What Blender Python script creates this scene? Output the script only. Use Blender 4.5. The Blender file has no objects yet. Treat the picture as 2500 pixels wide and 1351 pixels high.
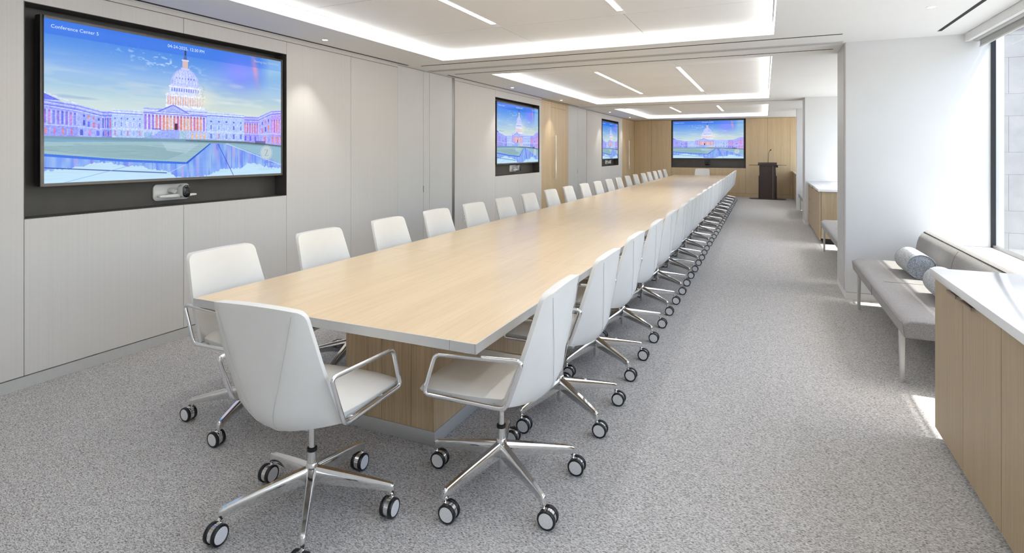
import bpy, bmesh, math, random
import numpy as np
from mathutils import Vector, Matrix

C = bpy.context.scene.collection
S = bpy.context.scene
PI = math.pi
random.seed(4)

# ------------------------------------------------------------------ camera, world, sun, exposure
cam_d = bpy.data.cameras.new('camera')
cam_d.sensor_fit = 'HORIZONTAL'
cam_d.sensor_width = 36.0
cam_d.lens = 1352.68 / 2500 * 36.0
cam_d.shift_y = -(675.5 - 370.49) / 2500
cam_d.clip_start = 0.02
cam_d.clip_end = 400
cam = bpy.data.objects.new('camera', cam_d)
cam.location = (0, 0, 1.52)
cam.rotation_euler = (PI / 2, 0, math.radians(24.51264))
C.objects.link(cam)
S.camera = cam

S.view_settings.view_transform = 'Standard'
S.view_settings.look = 'None'
S.view_settings.gamma = 1.0
S.view_settings.use_curve_mapping = False
EXPO = 1.5
S.view_settings.exposure = EXPO
S.cycles.max_bounces = 10
S.cycles.diffuse_bounces = 5
S.cycles.sample_clamp_indirect = 6.0
S.cycles.caustics_reflective = False
S.cycles.caustics_refractive = False

w = bpy.data.worlds.new('sky')
S.world = w
w.use_nodes = True
nt = w.node_tree
for n in list(nt.nodes):
    nt.nodes.remove(n)
sky = nt.nodes.new('ShaderNodeTexSky')
sky.sky_type = 'NISHITA'
sky.sun_disc = False
sky.sun_elevation = math.radians(66)
sky.sun_rotation = math.radians(95)
sky.dust_density = 3.0
bg = nt.nodes.new('ShaderNodeBackground')
bg.inputs['Strength'].default_value = 0.21
wo = nt.nodes.new('ShaderNodeOutputWorld')
nt.links.new(sky.outputs[0], bg.inputs[0])
nt.links.new(bg.outputs[0], wo.inputs[0])

sun_d = bpy.data.lights.new('sun', 'SUN')
sun_d.energy = 3.0
sun_d.angle = math.radians(0.6)
sun_d.color = (1.0, 0.96, 0.9)
sun = bpy.data.objects.new('sun', sun_d)
sun.rotation_euler = Vector((-1.0, -0.06, -2.3)).to_track_quat('-Z', 'Y').to_euler()
sun.location = (20, 6, 40)
C.objects.link(sun)

# window plane and piers
WX = 1.94          # window plane
PIER = [(6.63, 7.36), (13.0, 13.72), (16.25, 16.55)]
BAYS = [(-1.0, 6.63), (7.36, 13.0), (13.72, 16.25), (16.55, 20.22)]

# ------------------------------------------------------------------ materials
MATS = {}


def newmat(name):
    m = bpy.data.materials.new(name)
    m.use_nodes = True
    t = m.node_tree
    b = t.nodes['Principled BSDF']
    MATS[name] = m
    return m, t, b


def plain(name, col, rough=0.5, metal=0.0, spec=0.5, coat=0.0, noise=0.04, nscale=30, bump=0.0, bscale=200, coatr=0.05):
    m, t, b = newmat(name)
    b.inputs['Roughness'].default_value = rough
    b.inputs['Metallic'].default_value = metal
    b.inputs['Specular IOR Level'].default_value = spec
    b.inputs['Coat Weight'].default_value = coat
    b.inputs['Coat Roughness'].default_value = coatr
    tc = t.nodes.new('ShaderNodeTexCoord')
    nz = t.nodes.new('ShaderNodeTexNoise')
    nz.inputs['Scale'].default_value = nscale
    nz.inputs['Detail'].default_value = 3
    t.links.new(tc.outputs['Object'], nz.inputs['Vector'])
    rp = t.nodes.new('ShaderNodeValToRGB')
    c = Vector(col)
    lo = [max(0, x * (1 - noise)) for x in c]
    hi = [min(1, x * (1 + noise)) for x in c]
    rp.color_ramp.elements[0].position = 0.3
    rp.color_ramp.elements[1].position = 0.7
    rp.color_ramp.elements[0].color = (*lo, 1)
    rp.color_ramp.elements[1].color = (*hi, 1)
    t.links.new(nz.outputs['Fac'], rp.inputs['Fac'])
    t.links.new(rp.outputs['Color'], b.inputs['Base Color'])
    if bump > 0:
        n2 = t.nodes.new('ShaderNodeTexNoise')
        n2.inputs['Scale'].default_value = bscale
        t.links.new(tc.outputs['Object'], n2.inputs['Vector'])
        bp = t.nodes.new('ShaderNodeBump')
        bp.inputs['Strength'].default_value = bump
        bp.inputs['Distance'].default_value = 0.002
        t.links.new(n2.outputs['Fac'], bp.inputs['Height'])
        t.links.new(bp.outputs['Normal'], b.inputs['Normal'])
    return m


def emit(name, col, strength):
    m = bpy.data.materials.new(name)
    m.use_nodes = True
    t = m.node_tree
    for n in list(t.nodes):
        t.nodes.remove(n)
    e = t.nodes.new('ShaderNodeEmission')
    e.inputs['Color'].default_value = (*col, 1)
    e.inputs['Strength'].default_value = strength
    o = t.nodes.new('ShaderNodeOutputMaterial')
    t.links.new(e.outputs[0], o.inputs[0])
    MATS[name] = m
    return m


def wood(name, axis, c1, c2, rough=0.35, coat=0.0, fine=1.0):
    """oak: fine grain stretched along one axis"""
    m, t, b = newmat(name)
    b.inputs['Roughness'].default_value = rough
    b.inputs['Coat Weight'].default_value = coat
    b.inputs['Coat Roughness'].default_value = 0.12
    tc = t.nodes.new('ShaderNodeTexCoord')
    mp = t.nodes.new('ShaderNodeMapping')
    sc = [70.0 * fine, 70.0 * fine, 70.0 * fine]
    sc[axis] = 2.2
    mp.inputs['Scale'].default_value = sc
    t.links.new(tc.outputs['Object'], mp.inputs['Vector'])
    nz = t.nodes.new('ShaderNodeTexNoise')
    nz.inputs['Scale'].default_value = 1.0
    nz.inputs['Detail'].default_value = 5
    nz.inputs['Roughness'].default_value = 0.65
    t.links.new(mp.outputs[0], nz.inputs['Vector'])
    mp2 = t.nodes.new('ShaderNodeMapping')
    s2 = [9.0, 9.0, 9.0]
    s2[axis] = 0.35
    mp2.inputs['Scale'].default_value = s2
    t.links.new(tc.outputs['Object'], mp2.inputs['Vector'])
    n2 = t.nodes.new('ShaderNodeTexNoise')
    n2.inputs['Scale'].default_value = 1.0
    n2.inputs['Detail'].default_value = 2
    t.links.new(mp2.outputs[0], n2.inputs['Vector'])
    mx = t.nodes.new('ShaderNodeMath')
    mx.operation = 'MULTIPLY_ADD'
    mx.inputs[1].default_value = 0.35
    t.links.new(n2.outputs['Fac'], mx.inputs[0])
    ms = t.nodes.new('ShaderNodeMath')
    ms.operation = 'MULTIPLY'
    ms.inputs[1].default_value = 0.65
    t.links.new(nz.outputs['Fac'], ms.inputs[0])
    t.links.new(ms.outputs[0], mx.inputs[2])
    rp = t.nodes.new('ShaderNodeValToRGB')
    rp.color_ramp.elements[0].position = 0.33
    rp.color_ramp.elements[1].position = 0.66
    rp.color_ramp.elements[0].color = (*c1, 1)
    rp.color_ramp.elements[1].color = (*c2, 1)
    t.links.new(mx.outputs[0], rp.inputs['Fac'])
    t.links.new(rp.outputs['Color'], b.inputs['Base Color'])
    return m


def ribbed(name, col, axis_scale, amount=0.06, rough=0.6):
    """wall covering with faint vertical ribs (ribs vary along world Y)"""
    m, t, b = newmat(name)
    b.inputs['Roughness'].default_value = rough
    tc = t.nodes.new('ShaderNodeTexCoord')
    mp = t.nodes.new('ShaderNodeMapping')
    mp.inputs['Scale'].default_value = axis_scale
    t.links.new(tc.outputs['Object'], mp.inputs['Vector'])
    nz = t.nodes.new('ShaderNodeTexNoise')
    nz.inputs['Scale'].default_value = 1.0
    nz.inputs['Detail'].default_value = 2
    t.links.new(mp.outputs[0], nz.inputs['Vector'])
    rp = t.nodes.new('ShaderNodeValToRGB')
    rp.color_ramp.elements[0].position = 0.35
    rp.color_ramp.elements[1].position = 0.65
    rp.color_ramp.elements[0].color = (*[x * (1 - amount) for x in col], 1)
    rp.color_ramp.elements[1].color = (*[min(1, x * (1 + amount)) for x in col], 1)
    t.links.new(nz.outputs['Fac'], rp.inputs['Fac'])
    t.links.new(rp.outputs['Color'], b.inputs['Base Color'])
    bp = t.nodes.new('ShaderNodeBump')
    bp.inputs['Strength'].default_value = 0.15
    bp.inputs['Distance'].default_value = 0.001
    t.links.new(nz.outputs['Fac'], bp.inputs['Height'])
    t.links.new(bp.outputs['Normal'], b.inputs['Normal'])
    return m


def carpet_mat():
    m, t, b = newmat('carpet')
    b.inputs['Roughness'].default_value = 0.95
    b.inputs['Specular IOR Level'].default_value = 0.1
    tc = t.nodes.new('ShaderNodeTexCoord')
    mp = t.nodes.new('ShaderNodeMapping')
    mp.inputs['Scale'].default_value = (150, 330, 150)
    t.links.new(tc.outputs['Object'], mp.inputs['Vector'])
    vo = t.nodes.new('ShaderNodeTexVoronoi')
    vo.inputs['Scale'].default_value = 1.0
    t.links.new(mp.outputs[0], vo.inputs['Vector'])
    sep = t.nodes.new('ShaderNodeSeparateColor')
    t.links.new(vo.outputs['Color'], sep.inputs[0])
    mp2 = t.nodes.new('ShaderNodeMapping')
    mp2.inputs['Scale'].default_value = (90, 240, 90)
    t.links.new(tc.outputs['Object'], mp2.inputs['Vector'])
    n2 = t.nodes.new('ShaderNodeTexNoise')
    n2.inputs['Scale'].default_value = 1.0
    n2.inputs['Detail'].default_value = 4
    t.links.new(mp2.outputs[0], n2.inputs['Vector'])
    ma = t.nodes.new('ShaderNodeMath')
    ma.operation = 'MULTIPLY_ADD'
    ma.inputs[1].default_value = 0.58
    t.links.new(sep.outputs[0], ma.inputs[0])
    mb = t.nodes.new('ShaderNodeMath')
    mb.operation = 'MULTIPLY_ADD'
    mb.inputs[1].default_value = 1.15
    mb.inputs[2].default_value = -0.37
    t.links.new(n2.outputs['Fac'], mb.inputs[0])
    t.links.new(mb.outputs[0], ma.inputs[2])
    rp = t.nodes.new('ShaderNodeValToRGB')
    e = rp.color_ramp.elements
    e[0].position = 0.05
    e[0].color = (0.115, 0.110, 0.107, 1)
    e[1].position = 0.95
    e[1].color = (0.80, 0.79, 0.78, 1)
    k = rp.color_ramp.elements.new(0.45)
    k.color = (0.49, 0.475, 0.465, 1)
    t.links.new(ma.outputs[0], rp.inputs['Fac'])
    t.links.new(rp.outputs['Color'], b.inputs['Base Color'])
    bp = t.nodes.new('ShaderNodeBump')
    bp.inputs['Strength'].default_value = 0.5
    bp.inputs['Distance'].default_value = 0.004
    t.links.new(vo.outputs['Distance'], bp.inputs['Height'])
    t.links.new(bp.outputs['Normal'], b.inputs['Normal'])
    return m


def fabric(name, c1, c2, sc=(500, 500, 500), rough=0.9, bump=0.3):
    m, t, b = newmat(name)
    b.inputs['Roughness'].default_value = rough
    b.inputs['Specular IOR Level'].default_value = 0.2
    b.inputs['Sheen Weight'].default_value = 0.2
    tc = t.nodes.new('ShaderNodeTexCoord')
    mp = t.nodes.new('ShaderNodeMapping')
    mp.inputs['Scale'].default_value = sc
    t.links.new(tc.outputs['Object'], mp.inputs['Vector'])
    vo = t.nodes.new('ShaderNodeTexVoronoi')
    vo.inputs['Scale'].default_value = 1.0
    t.links.new(mp.outputs[0], vo.inputs['Vector'])
    sep = t.nodes.new('ShaderNodeSeparateColor')
    t.links.new(vo.outputs['Color'], sep.inputs[0])
    rp = t.nodes.new('ShaderNodeValToRGB')
    rp.color_ramp.elements[0].color = (*c1, 1)
    rp.color_ramp.elements[1].color = (*c2, 1)
    t.links.new(sep.outputs[0], rp.inputs['Fac'])
    t.links.new(rp.outputs['Color'], b.inputs['Base Color'])
    bp = t.nodes.new('ShaderNodeBump')
    bp.inputs['Strength'].default_value = bump
    bp.inputs['Distance'].default_value = 0.001
    t.links.new(vo.outputs['Distance'], bp.inputs['Height'])
    t.links.new(bp.outputs['Normal'], b.inputs['Normal'])
    return m


def thin_glass(name, tint=(0.97, 0.99, 0.98)):
    m = bpy.data.materials.new(name)
    m.use_nodes = True
    t = m.node_tree
    for n in list(t.nodes):
        t.nodes.remove(n)
    tr = t.nodes.new('ShaderNodeBsdfTransparent')
    tr.inputs[0].default_value = (*tint, 1)
    gl = t.nodes.new('ShaderNodeBsdfGlossy')
    gl.inputs['Roughness'].default_value = 0.0
    fr = t.nodes.new('ShaderNodeFresnel')
    fr.inputs[0].default_value = 1.45
    mx = t.nodes.new('ShaderNodeMixShader')
    o = t.nodes.new('ShaderNodeOutputMaterial')
    geo = t.nodes.new('ShaderNodeNewGeometry')      # the way out of the thin pane does not reflect again
    inv = t.nodes.new('ShaderNodeMath')
    inv.operation = 'SUBTRACT'
    inv.inputs[0].default_value = 1.0
    t.links.new(geo.outputs['Backfacing'], inv.inputs[1])
    mul = t.nodes.new('ShaderNodeMath')
    mul.operation = 'MULTIPLY'
    t.links.new(fr.outputs[0], mul.inputs[0])
    t.links.new(inv.outputs[0], mul.inputs[1])
    t.links.new(mul.outputs[0], mx.inputs[0])
    t.links.new(tr.outputs[0], mx.inputs[1])
    t.links.new(gl.outputs[0], mx.inputs[2])
    t.links.new(mx.outputs[0], o.inputs[0])
    MATS[name] = m
    return m


carpet_mat()
plain('white_paint', (0.75, 0.75, 0.745), 0.75, noise=0.01, nscale=3)
plain('ceiling_white', (0.82, 0.82, 0.815), 0.85, noise=0.01, nscale=2)
ribbed('wall_covering', (0.685, 0.662, 0.638), (8, 130, 0.6), 0.018)
plain('pocket_white', (0.67, 0.665, 0.655), 0.4, noise=0.015, nscale=4)
plain('base_grey', (0.56, 0.56, 0.55), 0.5, noise=0.02)
plain('dark_reveal', (0.015, 0.013, 0.012), 0.8, noise=0.05)
plain('niche_charcoal', (0.075, 0.068, 0.062), 0.42, noise=0.08, nscale=6)
plain('bronze_metal', (0.16, 0.145, 0.13), 0.45, 0.6, noise=0.05)
plain('black_plastic', (0.012, 0.012, 0.013), 0.35, noise=0.1)
plain('black_gloss', (0.006, 0.006, 0.007), 0.06, noise=0.05)
plain('alu_post', (0.30, 0.29, 0.28), 0.35, 0.7, noise=0.04)
plain('brushed_steel', (0.66, 0.655, 0.645), 0.40, 0.55, noise=0.015, nscale=20)
plain('chrome', (0.86, 0.86, 0.87), 0.06, 1.0, noise=0.01)
plain('polished_alu', (0.80, 0.795, 0.785), 0.09, 1.0, noise=0.02)
plain('wheel_disc', (0.86, 0.86, 0.86), 0.35, 0.15, noise=0.22, nscale=380)
plain('tyre_black', (0.010, 0.010, 0.012), 0.28, noise=0.1)
plain('white_leather', (0.80, 0.785, 0.755), 0.42, spec=0.4, noise=0.012, nscale=12, bump=0.06, bscale=700)
plain('seam_thread', (0.55, 0.54, 0.52), 0.6, noise=0.05)
plain('white_plastic', (0.80, 0.80, 0.79), 0.3, noise=0.01)
plain('quartz', (0.85, 0.85, 0.85), 0.08, noise=0.025, nscale=2.5)
plain('sill_white', (0.64, 0.64, 0.635), 0.35, noise=0.01)
plain('shade_fabric', (0.55, 0.55, 0.54), 0.8, noise=0.04, nscale=300)
plain('copper_pull', (0.50, 0.36, 0.28), 0.3, 1.0, noise=0.03)
plain('espresso_wood', (0.040, 0.024, 0.020), 0.35, noise=0.25, nscale=25, coat=0.2)
plain('smoked_glass', (0.02, 0.018, 0.016), 0.08, noise=0.05)
plain('limestone', (0.46, 0.43, 0.40), 0.9, noise=0.10, nscale=2.2, bump=0.3, bscale=9)
plain('pavement', (0.40, 0.40, 0.39), 0.9, noise=0.1)
plain('window_mauve', (0.30, 0.24, 0.26), 0.25, noise=0.2, nscale=20)
plain('mullion_black', (0.012, 0.013, 0.016), 0.4, noise=0.05)
wood('oak_table', 1, (0.70, 0.52, 0.315), (0.82, 0.635, 0.405), 0.28, 0.2)
wood('oak_vertical', 2, (0.57, 0.42, 0.245), (0.70, 0.54, 0.335), 0.38, 0.0)
wood('oak_pedestal', 2, (0.40, 0.275, 0.155), (0.66, 0.485, 0.295), 0.38, 0.0, 1.4)
wood('oak_cabinet', 2, (0.345, 0.255, 0.15), (0.46, 0.355, 0.225), 0.42, 0.0, 1.3)
fabric('bench_fabric', (0.19, 0.18, 0.175), (0.36, 0.345, 0.335))
fabric('bolster_weave', (0.22, 0.235, 0.26), (0.58, 0.59, 0.60), (150, 150, 150))
fabric('bolster_end', (0.10, 0.12, 0.15), (0.42, 0.45, 0.49), (330, 330, 330))
thin_glass('window_glass')
emit('cove_lens', (1.0, 1.0, 0.99), 3.6)
emit('linear_lens', (1.0, 1.0, 0.99), 11.0)
emit('down_lens', (1.0, 0.93, 0.84), 9.0)
emit('text_white', (0.75, 0.90, 1.0), 0.95 / 2 ** EXPO)
emit('text_soft', (0.62, 0.78, 1.0), 0.80 / 2 ** EXPO)
emit('logo_pale', (0.70, 0.82, 0.86), 0.80 / 2 ** EXPO)
emit('logo_grey', (0.36, 0.47, 0.58), 0.9 / 2 ** EXPO)

# ------------------------------------------------------------------ mesh helpers


class MB:
    def __init__(self):
        self.v = []
        self.f = []
        self.mi = []

    def add(self, verts, faces, mi=0):
        o = len(self.v)
        self.v += [tuple(p) for p in verts]
        self.f += [tuple(i + o for i in fc) for fc in faces]
        self.mi += [mi] * len(faces)
        return self

    def box(self, x0, x1, y0, y1, z0, z1, mi=0):
        if x0 > x1: x0, x1 = x1, x0
        if y0 > y1: y0, y1 = y1, y0
        if z0 > z1: z0, z1 = z1, z0
        vs = [(x0, y0, z0), (x1, y0, z0), (x1, y1, z0), (x0, y1, z0), (x0, y0, z1), (x1, y0, z1), (x1, y1, z1), (x0, y1, z1)]
        fs = [(0, 3, 2, 1), (4, 5, 6, 7), (0, 1, 5, 4), (1, 2, 6, 5), (2, 3, 7, 6), (3, 0, 4, 7)]
        return self.add(vs, fs, mi)

    def cyl(self, p0, p1, r0, r1=None, n=20, mi=0, caps=True):
        r1 = r0 if r1 is None else r1
        p0, p1 = Vector(p0), Vector(p1)
        d = (p1 - p0).normalized()
        a = d.orthogonal().normalized()
        b = d.cross(a)
        vs = []
        for p, r in ((p0, r0), (p1, r1)):
            for k in range(n):
                t = 2 * PI * k / n
                vs.append(p + a * (r * math.cos(t)) + b * (r * math.sin(t)))
        fs = [(k, (k + 1) % n, n + (k + 1) % n, n + k) for k in range(n)]
        if caps:
            fs += [tuple(range(n - 1, -1, -1)), tuple(range(n, 2 * n))]
        return self.add(vs, fs, mi)

    def lathe(self, prof, axis='Z', origin=(0, 0, 0), n=28, mis=None):
        """prof: list of (r, h); revolve about axis"""
        vs = []
        o = Vector(origin)
        for r, h in prof:
            for k in range(n):
                t = 2 * PI * k / n
                c_, s_ = r * math.cos(t), r * math.sin(t)
                p = (c_, s_, h) if axis == 'Z' else ((h, c_, s_) if axis == 'X' else (s_, h, c_))
                vs.append(o + Vector(p))
        base = len(self.v)
        for i in range(len(prof) - 1):
            mi = 0 if mis is None else mis[i]
            fs = [(i * n + k, i * n + (k + 1) % n, (i + 1) * n + (k + 1) % n, (i + 1) * n + k) for k in range(n)]
            self.f += [tuple(q + base for q in fc) for fc in fs]
            self.mi += [mi] * n
        self.v += [tuple(p) for p in vs]
        return self

    def tube(self, pts, r, n=10, closed=False, bend=0.0, seg=5, mi=0, ry=None):
        pts = [Vector(p) for p in pts]
        if bend > 0:
            out = []
            m = len(pts)
            for i, p in enumerate(pts):
                if not closed and i in (0, m - 1):
                    out.append(p)
                    continue
                a, c_ = pts[(i - 1) % m], pts[(i + 1) % m]
                d1, d2 = (a - p), (c_ - p)
                k = min(bend, d1.length * 0.45, d2.length * 0.45)
                q1, q2 = p + d1.normalized() * k, p + d2.normalized() * k
                for s in range(seg + 1):
                    t = s / seg
                    out.append(q1 * (1 - t) ** 2 + p * 2 * t * (1 - t) + q2 * t * t)
            pts = out
        m = len(pts)
        vs = []
        prev = None
        for i, p in enumerate(pts):
            if closed:
                d = (pts[(i + 1) % m] - pts[(i - 1) % m]).normalized()
            else:
                d = (pts[min(i + 1, m - 1)] - pts[max(i - 1, 0)]).normalized()
            if prev is None:
                a = d.orthogonal().normalized()
            else:
                a = (prev - d * prev.dot(d)).normalized()
            prev = a
            b = d.cross(a)
            for k in range(n):
                t = 2 * PI * k / n
                vs.append(p + a * (r * math.cos(t)) + b * ((ry or r) * math.sin(t)))
        fs = []
        for i in range(m if closed else m - 1):
            j = (i + 1) % m
            off = 0
            if closed and j == 0:
                best = min(range(n), key=lambda q: (vs[q] - vs[i * n]).length)
                off = best
            for k in range(n):
                fs.append((i * n + k, i * n + (k + 1) % n, j * n + (k + 1 + off) % n, j * n + (k + off) % n))
        if not closed:
            fs += [tuple(range(n - 1, -1, -1)), tuple((m - 1) * n + k for k in range(n))]
        return self.add(vs, fs, mi)

    def loft(self, secs, mi=0, closed_ring=True, caps=True):
        n = len(secs[0])
        vs = [p for s in secs for p in s]
        fs = []
        for i in range(len(secs) - 1):
            for k in range(n if closed_ring else n - 1):
                fs.append((i * n + k, i * n + (k + 1) % n, (i + 1) * n + (k + 1) % n, (i + 1) * n + k))
        if caps and closed_ring:
            fs += [tuple(range(n - 1, -1, -1)), tuple((len(secs) - 1) * n + k for k in range(n))]
        return self.add(vs, fs, mi)

    def mesh(self, name, mats, bevel=0.0, seg=2, smooth=35, xf=None, fix=True):
        bm = bmesh.new()
        bv = [bm.verts.new(p) for p in self.v]
        for fc, mi in zip(self.f, self.mi):
            try:
                q = bm.faces.new([bv[i] for i in fc])
                q.material_index = mi
            except ValueError:
                pass
        if fix:
            bmesh.ops.remove_doubles(bm, verts=bm.verts, dist=1e-6)
            bmesh.ops.recalc_face_normals(bm, faces=bm.faces)
        if bevel > 0:
            es = [e for e in bm.edges if len(e.link_faces) == 2 and e.calc_face_angle(0) > 0.6]
            bmesh.ops.bevel(bm, geom=es, offset=bevel, segments=seg, profile=0.6, affect='EDGES', clamp_overlap=True)
        if xf is not None:
            bmesh.ops.transform(bm, matrix=xf, verts=bm.verts)
        me = bpy.data.meshes.new(name)
        bm.to_mesh(me)
        bm.free()
        for m in (mats if isinstance(mats, (list, tuple)) else [mats]):
            me.materials.append(MATS[m] if isinstance(m, str) else m)
        if smooth:
            me.polygons.foreach_set('use_smooth', [True] * len(me.polygons))
            me.set_sharp_from_angle(angle=math.radians(smooth))
        return me


def ob(name, data, parent=None, loc=None, rot=None):
    o = bpy.data.objects.new(name, data)
    C.objects.link(o)
    if parent is not None:
        o.parent = parent
    if loc is not None:
        o.location = loc
    if rot is not None:
        o.rotation_euler = rot
    return o


def build(name, mb, mats, parent=None, bevel=0.0, seg=2, smooth=35, label=None):
    o = ob(name, mb.mesh(name, mats, bevel, seg, smooth), parent)
    if label:
        o['label'] = label
    return o


def boxo(name, mats, parent, x0, x1, y0, y1, z0, z1, bevel=0.0):
    return build(name, MB().box(x0, x1, y0, y1, z0, z1), mats, parent, bevel)


def tag(o, label, cat, group=None):
    o['label'] = label
    o['category'] = cat
    if group:
        o['group'] = group
    return o


def thing(name, label, cat, loc=(0, 0, 0), rz=0.0, group=None):
    o = ob(name, None, None, loc, (0, 0, rz))
    o.empty_display_size = 0.1
    return tag(o, label, cat, group)


def struct(o, label=None):
    o['kind'] = 'structure'
    if label:
        o['label'] = label
    return o


def dup(root, loc, rz, label, group=None):
    r = root.copy()
    C.objects.link(r)
    r.location = loc
    r.rotation_euler = (0, 0, rz)
    r['label'] = label
    if group:
        r['group'] = group
    for ch in list(root.children):
        c = ch.copy()
        C.objects.link(c)
        c.parent = r
        for g in ch.children:
            d = g.copy()
            C.objects.link(d)
            d.parent = c
    return r


# ------------------------------------------------------------------ room shell
H = 2.648          # soffit height
XL = -4.324        # face of the screen wall
XB = -4.50         # backing behind it
YF = 20.22         # far wall face
YN = -1.0          # wall behind the camera
TRAYS = [(-3.627, 0.081, 0.28, 5.897), (-3.627, 0.081, 7.231, 12.846), (-3.627, 0.081, 14.48, 19.215)]
ZP = 2.745         # underside of the tray panels

struct(boxo('floor', 'carpet', None, XB - 0.1, WX + 0.1, YN - 0.1, YF + 0.3, -0.12, 0.0), 'grey heathered carpet floor')

# ceiling: soffit plate with three tray openings, tray sides and lid
cb = MB()
xs = [XB - 0.1, TRAYS[0][0], TRAYS[0][1], WX + 0.004]
cb.box(xs[0], xs[1], YN - 0.1, YF + 0.3, H, H + 0.06)
cb.box(xs[2], xs[3], YN - 0.1, YF + 0.3, H, H + 0.06)
ys = [YN - 0.1] + [y for t in TRAYS for y in t[2:]] + [YF + 0.3]
for i in range(0, len(ys), 2):
    cb.box(xs[1], xs[2], ys[i], ys[i + 1], H, H + 0.06)
for x0, x1, y0, y1 in TRAYS:
    cb.box(x0 - 0.03, x0, y0, y1, H + 0.06, H + 0.2)
    cb.box(x1, x1 + 0.03, y0, y1, H + 0.06, H + 0.2)
    cb.box(x0, x1, y0 - 0.03, y0, H + 0.06, H + 0.2)
    cb.box(x0, x1, y1, y1 + 0.03, H + 0.06, H + 0.2)
cb.box(XB - 0.1, WX + 0.004, YN - 0.1, YF + 0.3, H + 0.2, H + 0.3)
ceil = struct(build('ceiling', cb, 'ceiling_white', None), 'white ceiling with three lit trays')

PX = [-3.612, -2.36, -1.14, 0.066]
PYS = [[0.295, 0.98, 2.29, 3.60, 4.91, 5.882], [7.246, 8.17, 9.4, 10.63, 11.86, 12.831], [14.495, 15.35, 16.6, 17.85, 19.2]]
LIN = [(1.3, 4.755), (8.3, 11.75), (15.48, 17.75)]
G = 0.0035
for ti, py in enumerate(PYS):
    for i in range(3):
        for j in range(len(py) - 1):
            x0, x1 = PX[i] + G, PX[i + 1] - G
            boxo('ceiling_panel', 'ceiling_white', ceil, x0, x1, py[j] + G, py[j + 1] - G, ZP, ZP + 0.02)
for ti, (x0, x1, y0, y1) in enumerate(TRAYS):
    nm = ['nearest', 'middle', 'farthest'][ti]
    cl = thing('cove_light', f'continuous white cove light strip around the edge of the {nm} ceiling tray', 'light',
               ((x0 + x1) / 2, (y0 + y1) / 2, H), 0, 'cove lights')
    M_ = Matrix.Translation(-cl.location)
    z0, z1 = H + 0.016, H + 0.078
    for q in ((x0, x0 + 0.006, y0, y1), (x1 - 0.006, x1, y0, y1), (x0 + .006, x1 - .006, y0, y0 + 0.006), (x0 + .006, x1 - .006, y1 - 0.006, y1)):
        ob('light_strip', MB().box(*q, z0, z1).mesh('light_strip', 'cove_lens', xf=M_), cl)
    for k, x in enumerate((-2.36, -1.14)):
        a, b = LIN[ti]
        lt = thing('linear_light', f'slim recessed linear light in the {nm} ceiling tray, {["screen-wall", "window"][k]} side one of two', 'light',
                   (x, (a + b) / 2, ZP), 0, 'linear ceiling lights')
        hw, hl = 0.026, (b - a) / 2
        fr = MB()
        fr.box(-hw - .004, -hw, -hl, hl, -0.004, 0.012).box(hw, hw + .004, -hl, hl, -0.004, 0.012)
        fr.box(-hw, hw, hl, hl + 0.12, -0.003, 0.012).box(-hw, hw, -hl - 0.1, -hl, -0.003, 0.012)
        build('frame', fr, 'white_plastic', lt)
        build('diffuser', MB().box(-hw, hw, -hl, hl, -0.002, 0.006), 'linear_lens', lt)
        lv = MB()
        nn = int(2 * hl / 0.048)
        for q in range(1, nn):
            y = -hl + 2 * hl * q / nn
            lv.box(-hw, hw, y - 0.0016, y + 0.0016, -0.0045, -0.002)
        o = build('louvre_blades', lv, 'white_plastic', lt)
        o['kind'] = 'stuff'

DL = [(-4.03, 4.298, 'beside the nearest wall screen, above the grey wall panels'), (1.182, 5.283, 'above the nearest window bench'),
      (-4.04, 8.874, 'above the second wall screen'), (-4.05, 11.483, 'above the nearer oak door'),
      (-4.02, 15.547, 'before the third wall screen'), (-4.05, 18.237, 'before the farther oak door')]
for x, y, s in DL:
    d = thing('downlight', f'small round white ceiling downlight {s}', 'light', (x, y, H), 0, 'recessed downlights')
    build('trim_ring', MB().lathe([(0.026, -0.001), (0.028, -0.004), (0.034, -0.003), (0.036, 0.0), (0.026, -0.001)], n=24), 'white_plastic', d)
    build('lens', MB().cyl((0, 0, -0.0025), (0, 0, 0.0), 0.026, n=24), 'down_lens', d)
    sp = bpy.data.lights.new('downlight_beam', 'SPOT')
    sp.energy = 11 if x < 0 else 4
    sp.color = (1.0, 0.95, 0.88)
    sp.spot_size = math.radians(75)
    sp.spot_blend = 0.7
    sp.shadow_soft_size = 0.02
    so = ob('downlight_beam', sp, d, (0, 0, -0.012))

SLOTS = [(-4.260, -4.226, -0.95, 6.03, 'along the screen wall in the nearest bay'), (-4.258, -4.230, 7.03, 13.35, 'along the screen wall in the middle bay'),
         (-4.117, 0.68, 6.128, 6.160, 'across the ceiling just before the first partition line'),
         (-4.105, 0.683, 6.988, 7.016, 'across the ceiling just behind the first partition line'),
         (1.470, 1.503, -0.95, 6.37, 'by the nearest window, wider than the others')]
for x0, x1, y0, y1, s in SLOTS:
    o = boxo('slot_diffuser', 'dark_reveal', None, x0, x1, y0, y1, H - 0.0015, H + 0.01)
    tag(o, f'black linear air slot {s}', 'vent', 'ceiling air slots')
for k, (y, s) in enumerate(((6.60, 'first'), (13.55, 'second'))):
    t_ = thing('partition_track', f'white ceiling track for the folding partition at the {s} partition line', 'track', (-1.78, y, H), 0, 'partition tracks')
    build('rail', MB().box(-2.5, 2.51, -0.055, -0.012, -0.005, 0.004), 'base_grey', t_)
    build('rail', MB().box(-2.5, 2.51, 0.012, 0.055, -0.005, 0.004), 'base_grey', t_)
    build('groove', MB().box(-2.5, 2.51, -0.012, 0.012, -0.0015, 0.004), 'alu_post', t_)

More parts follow.
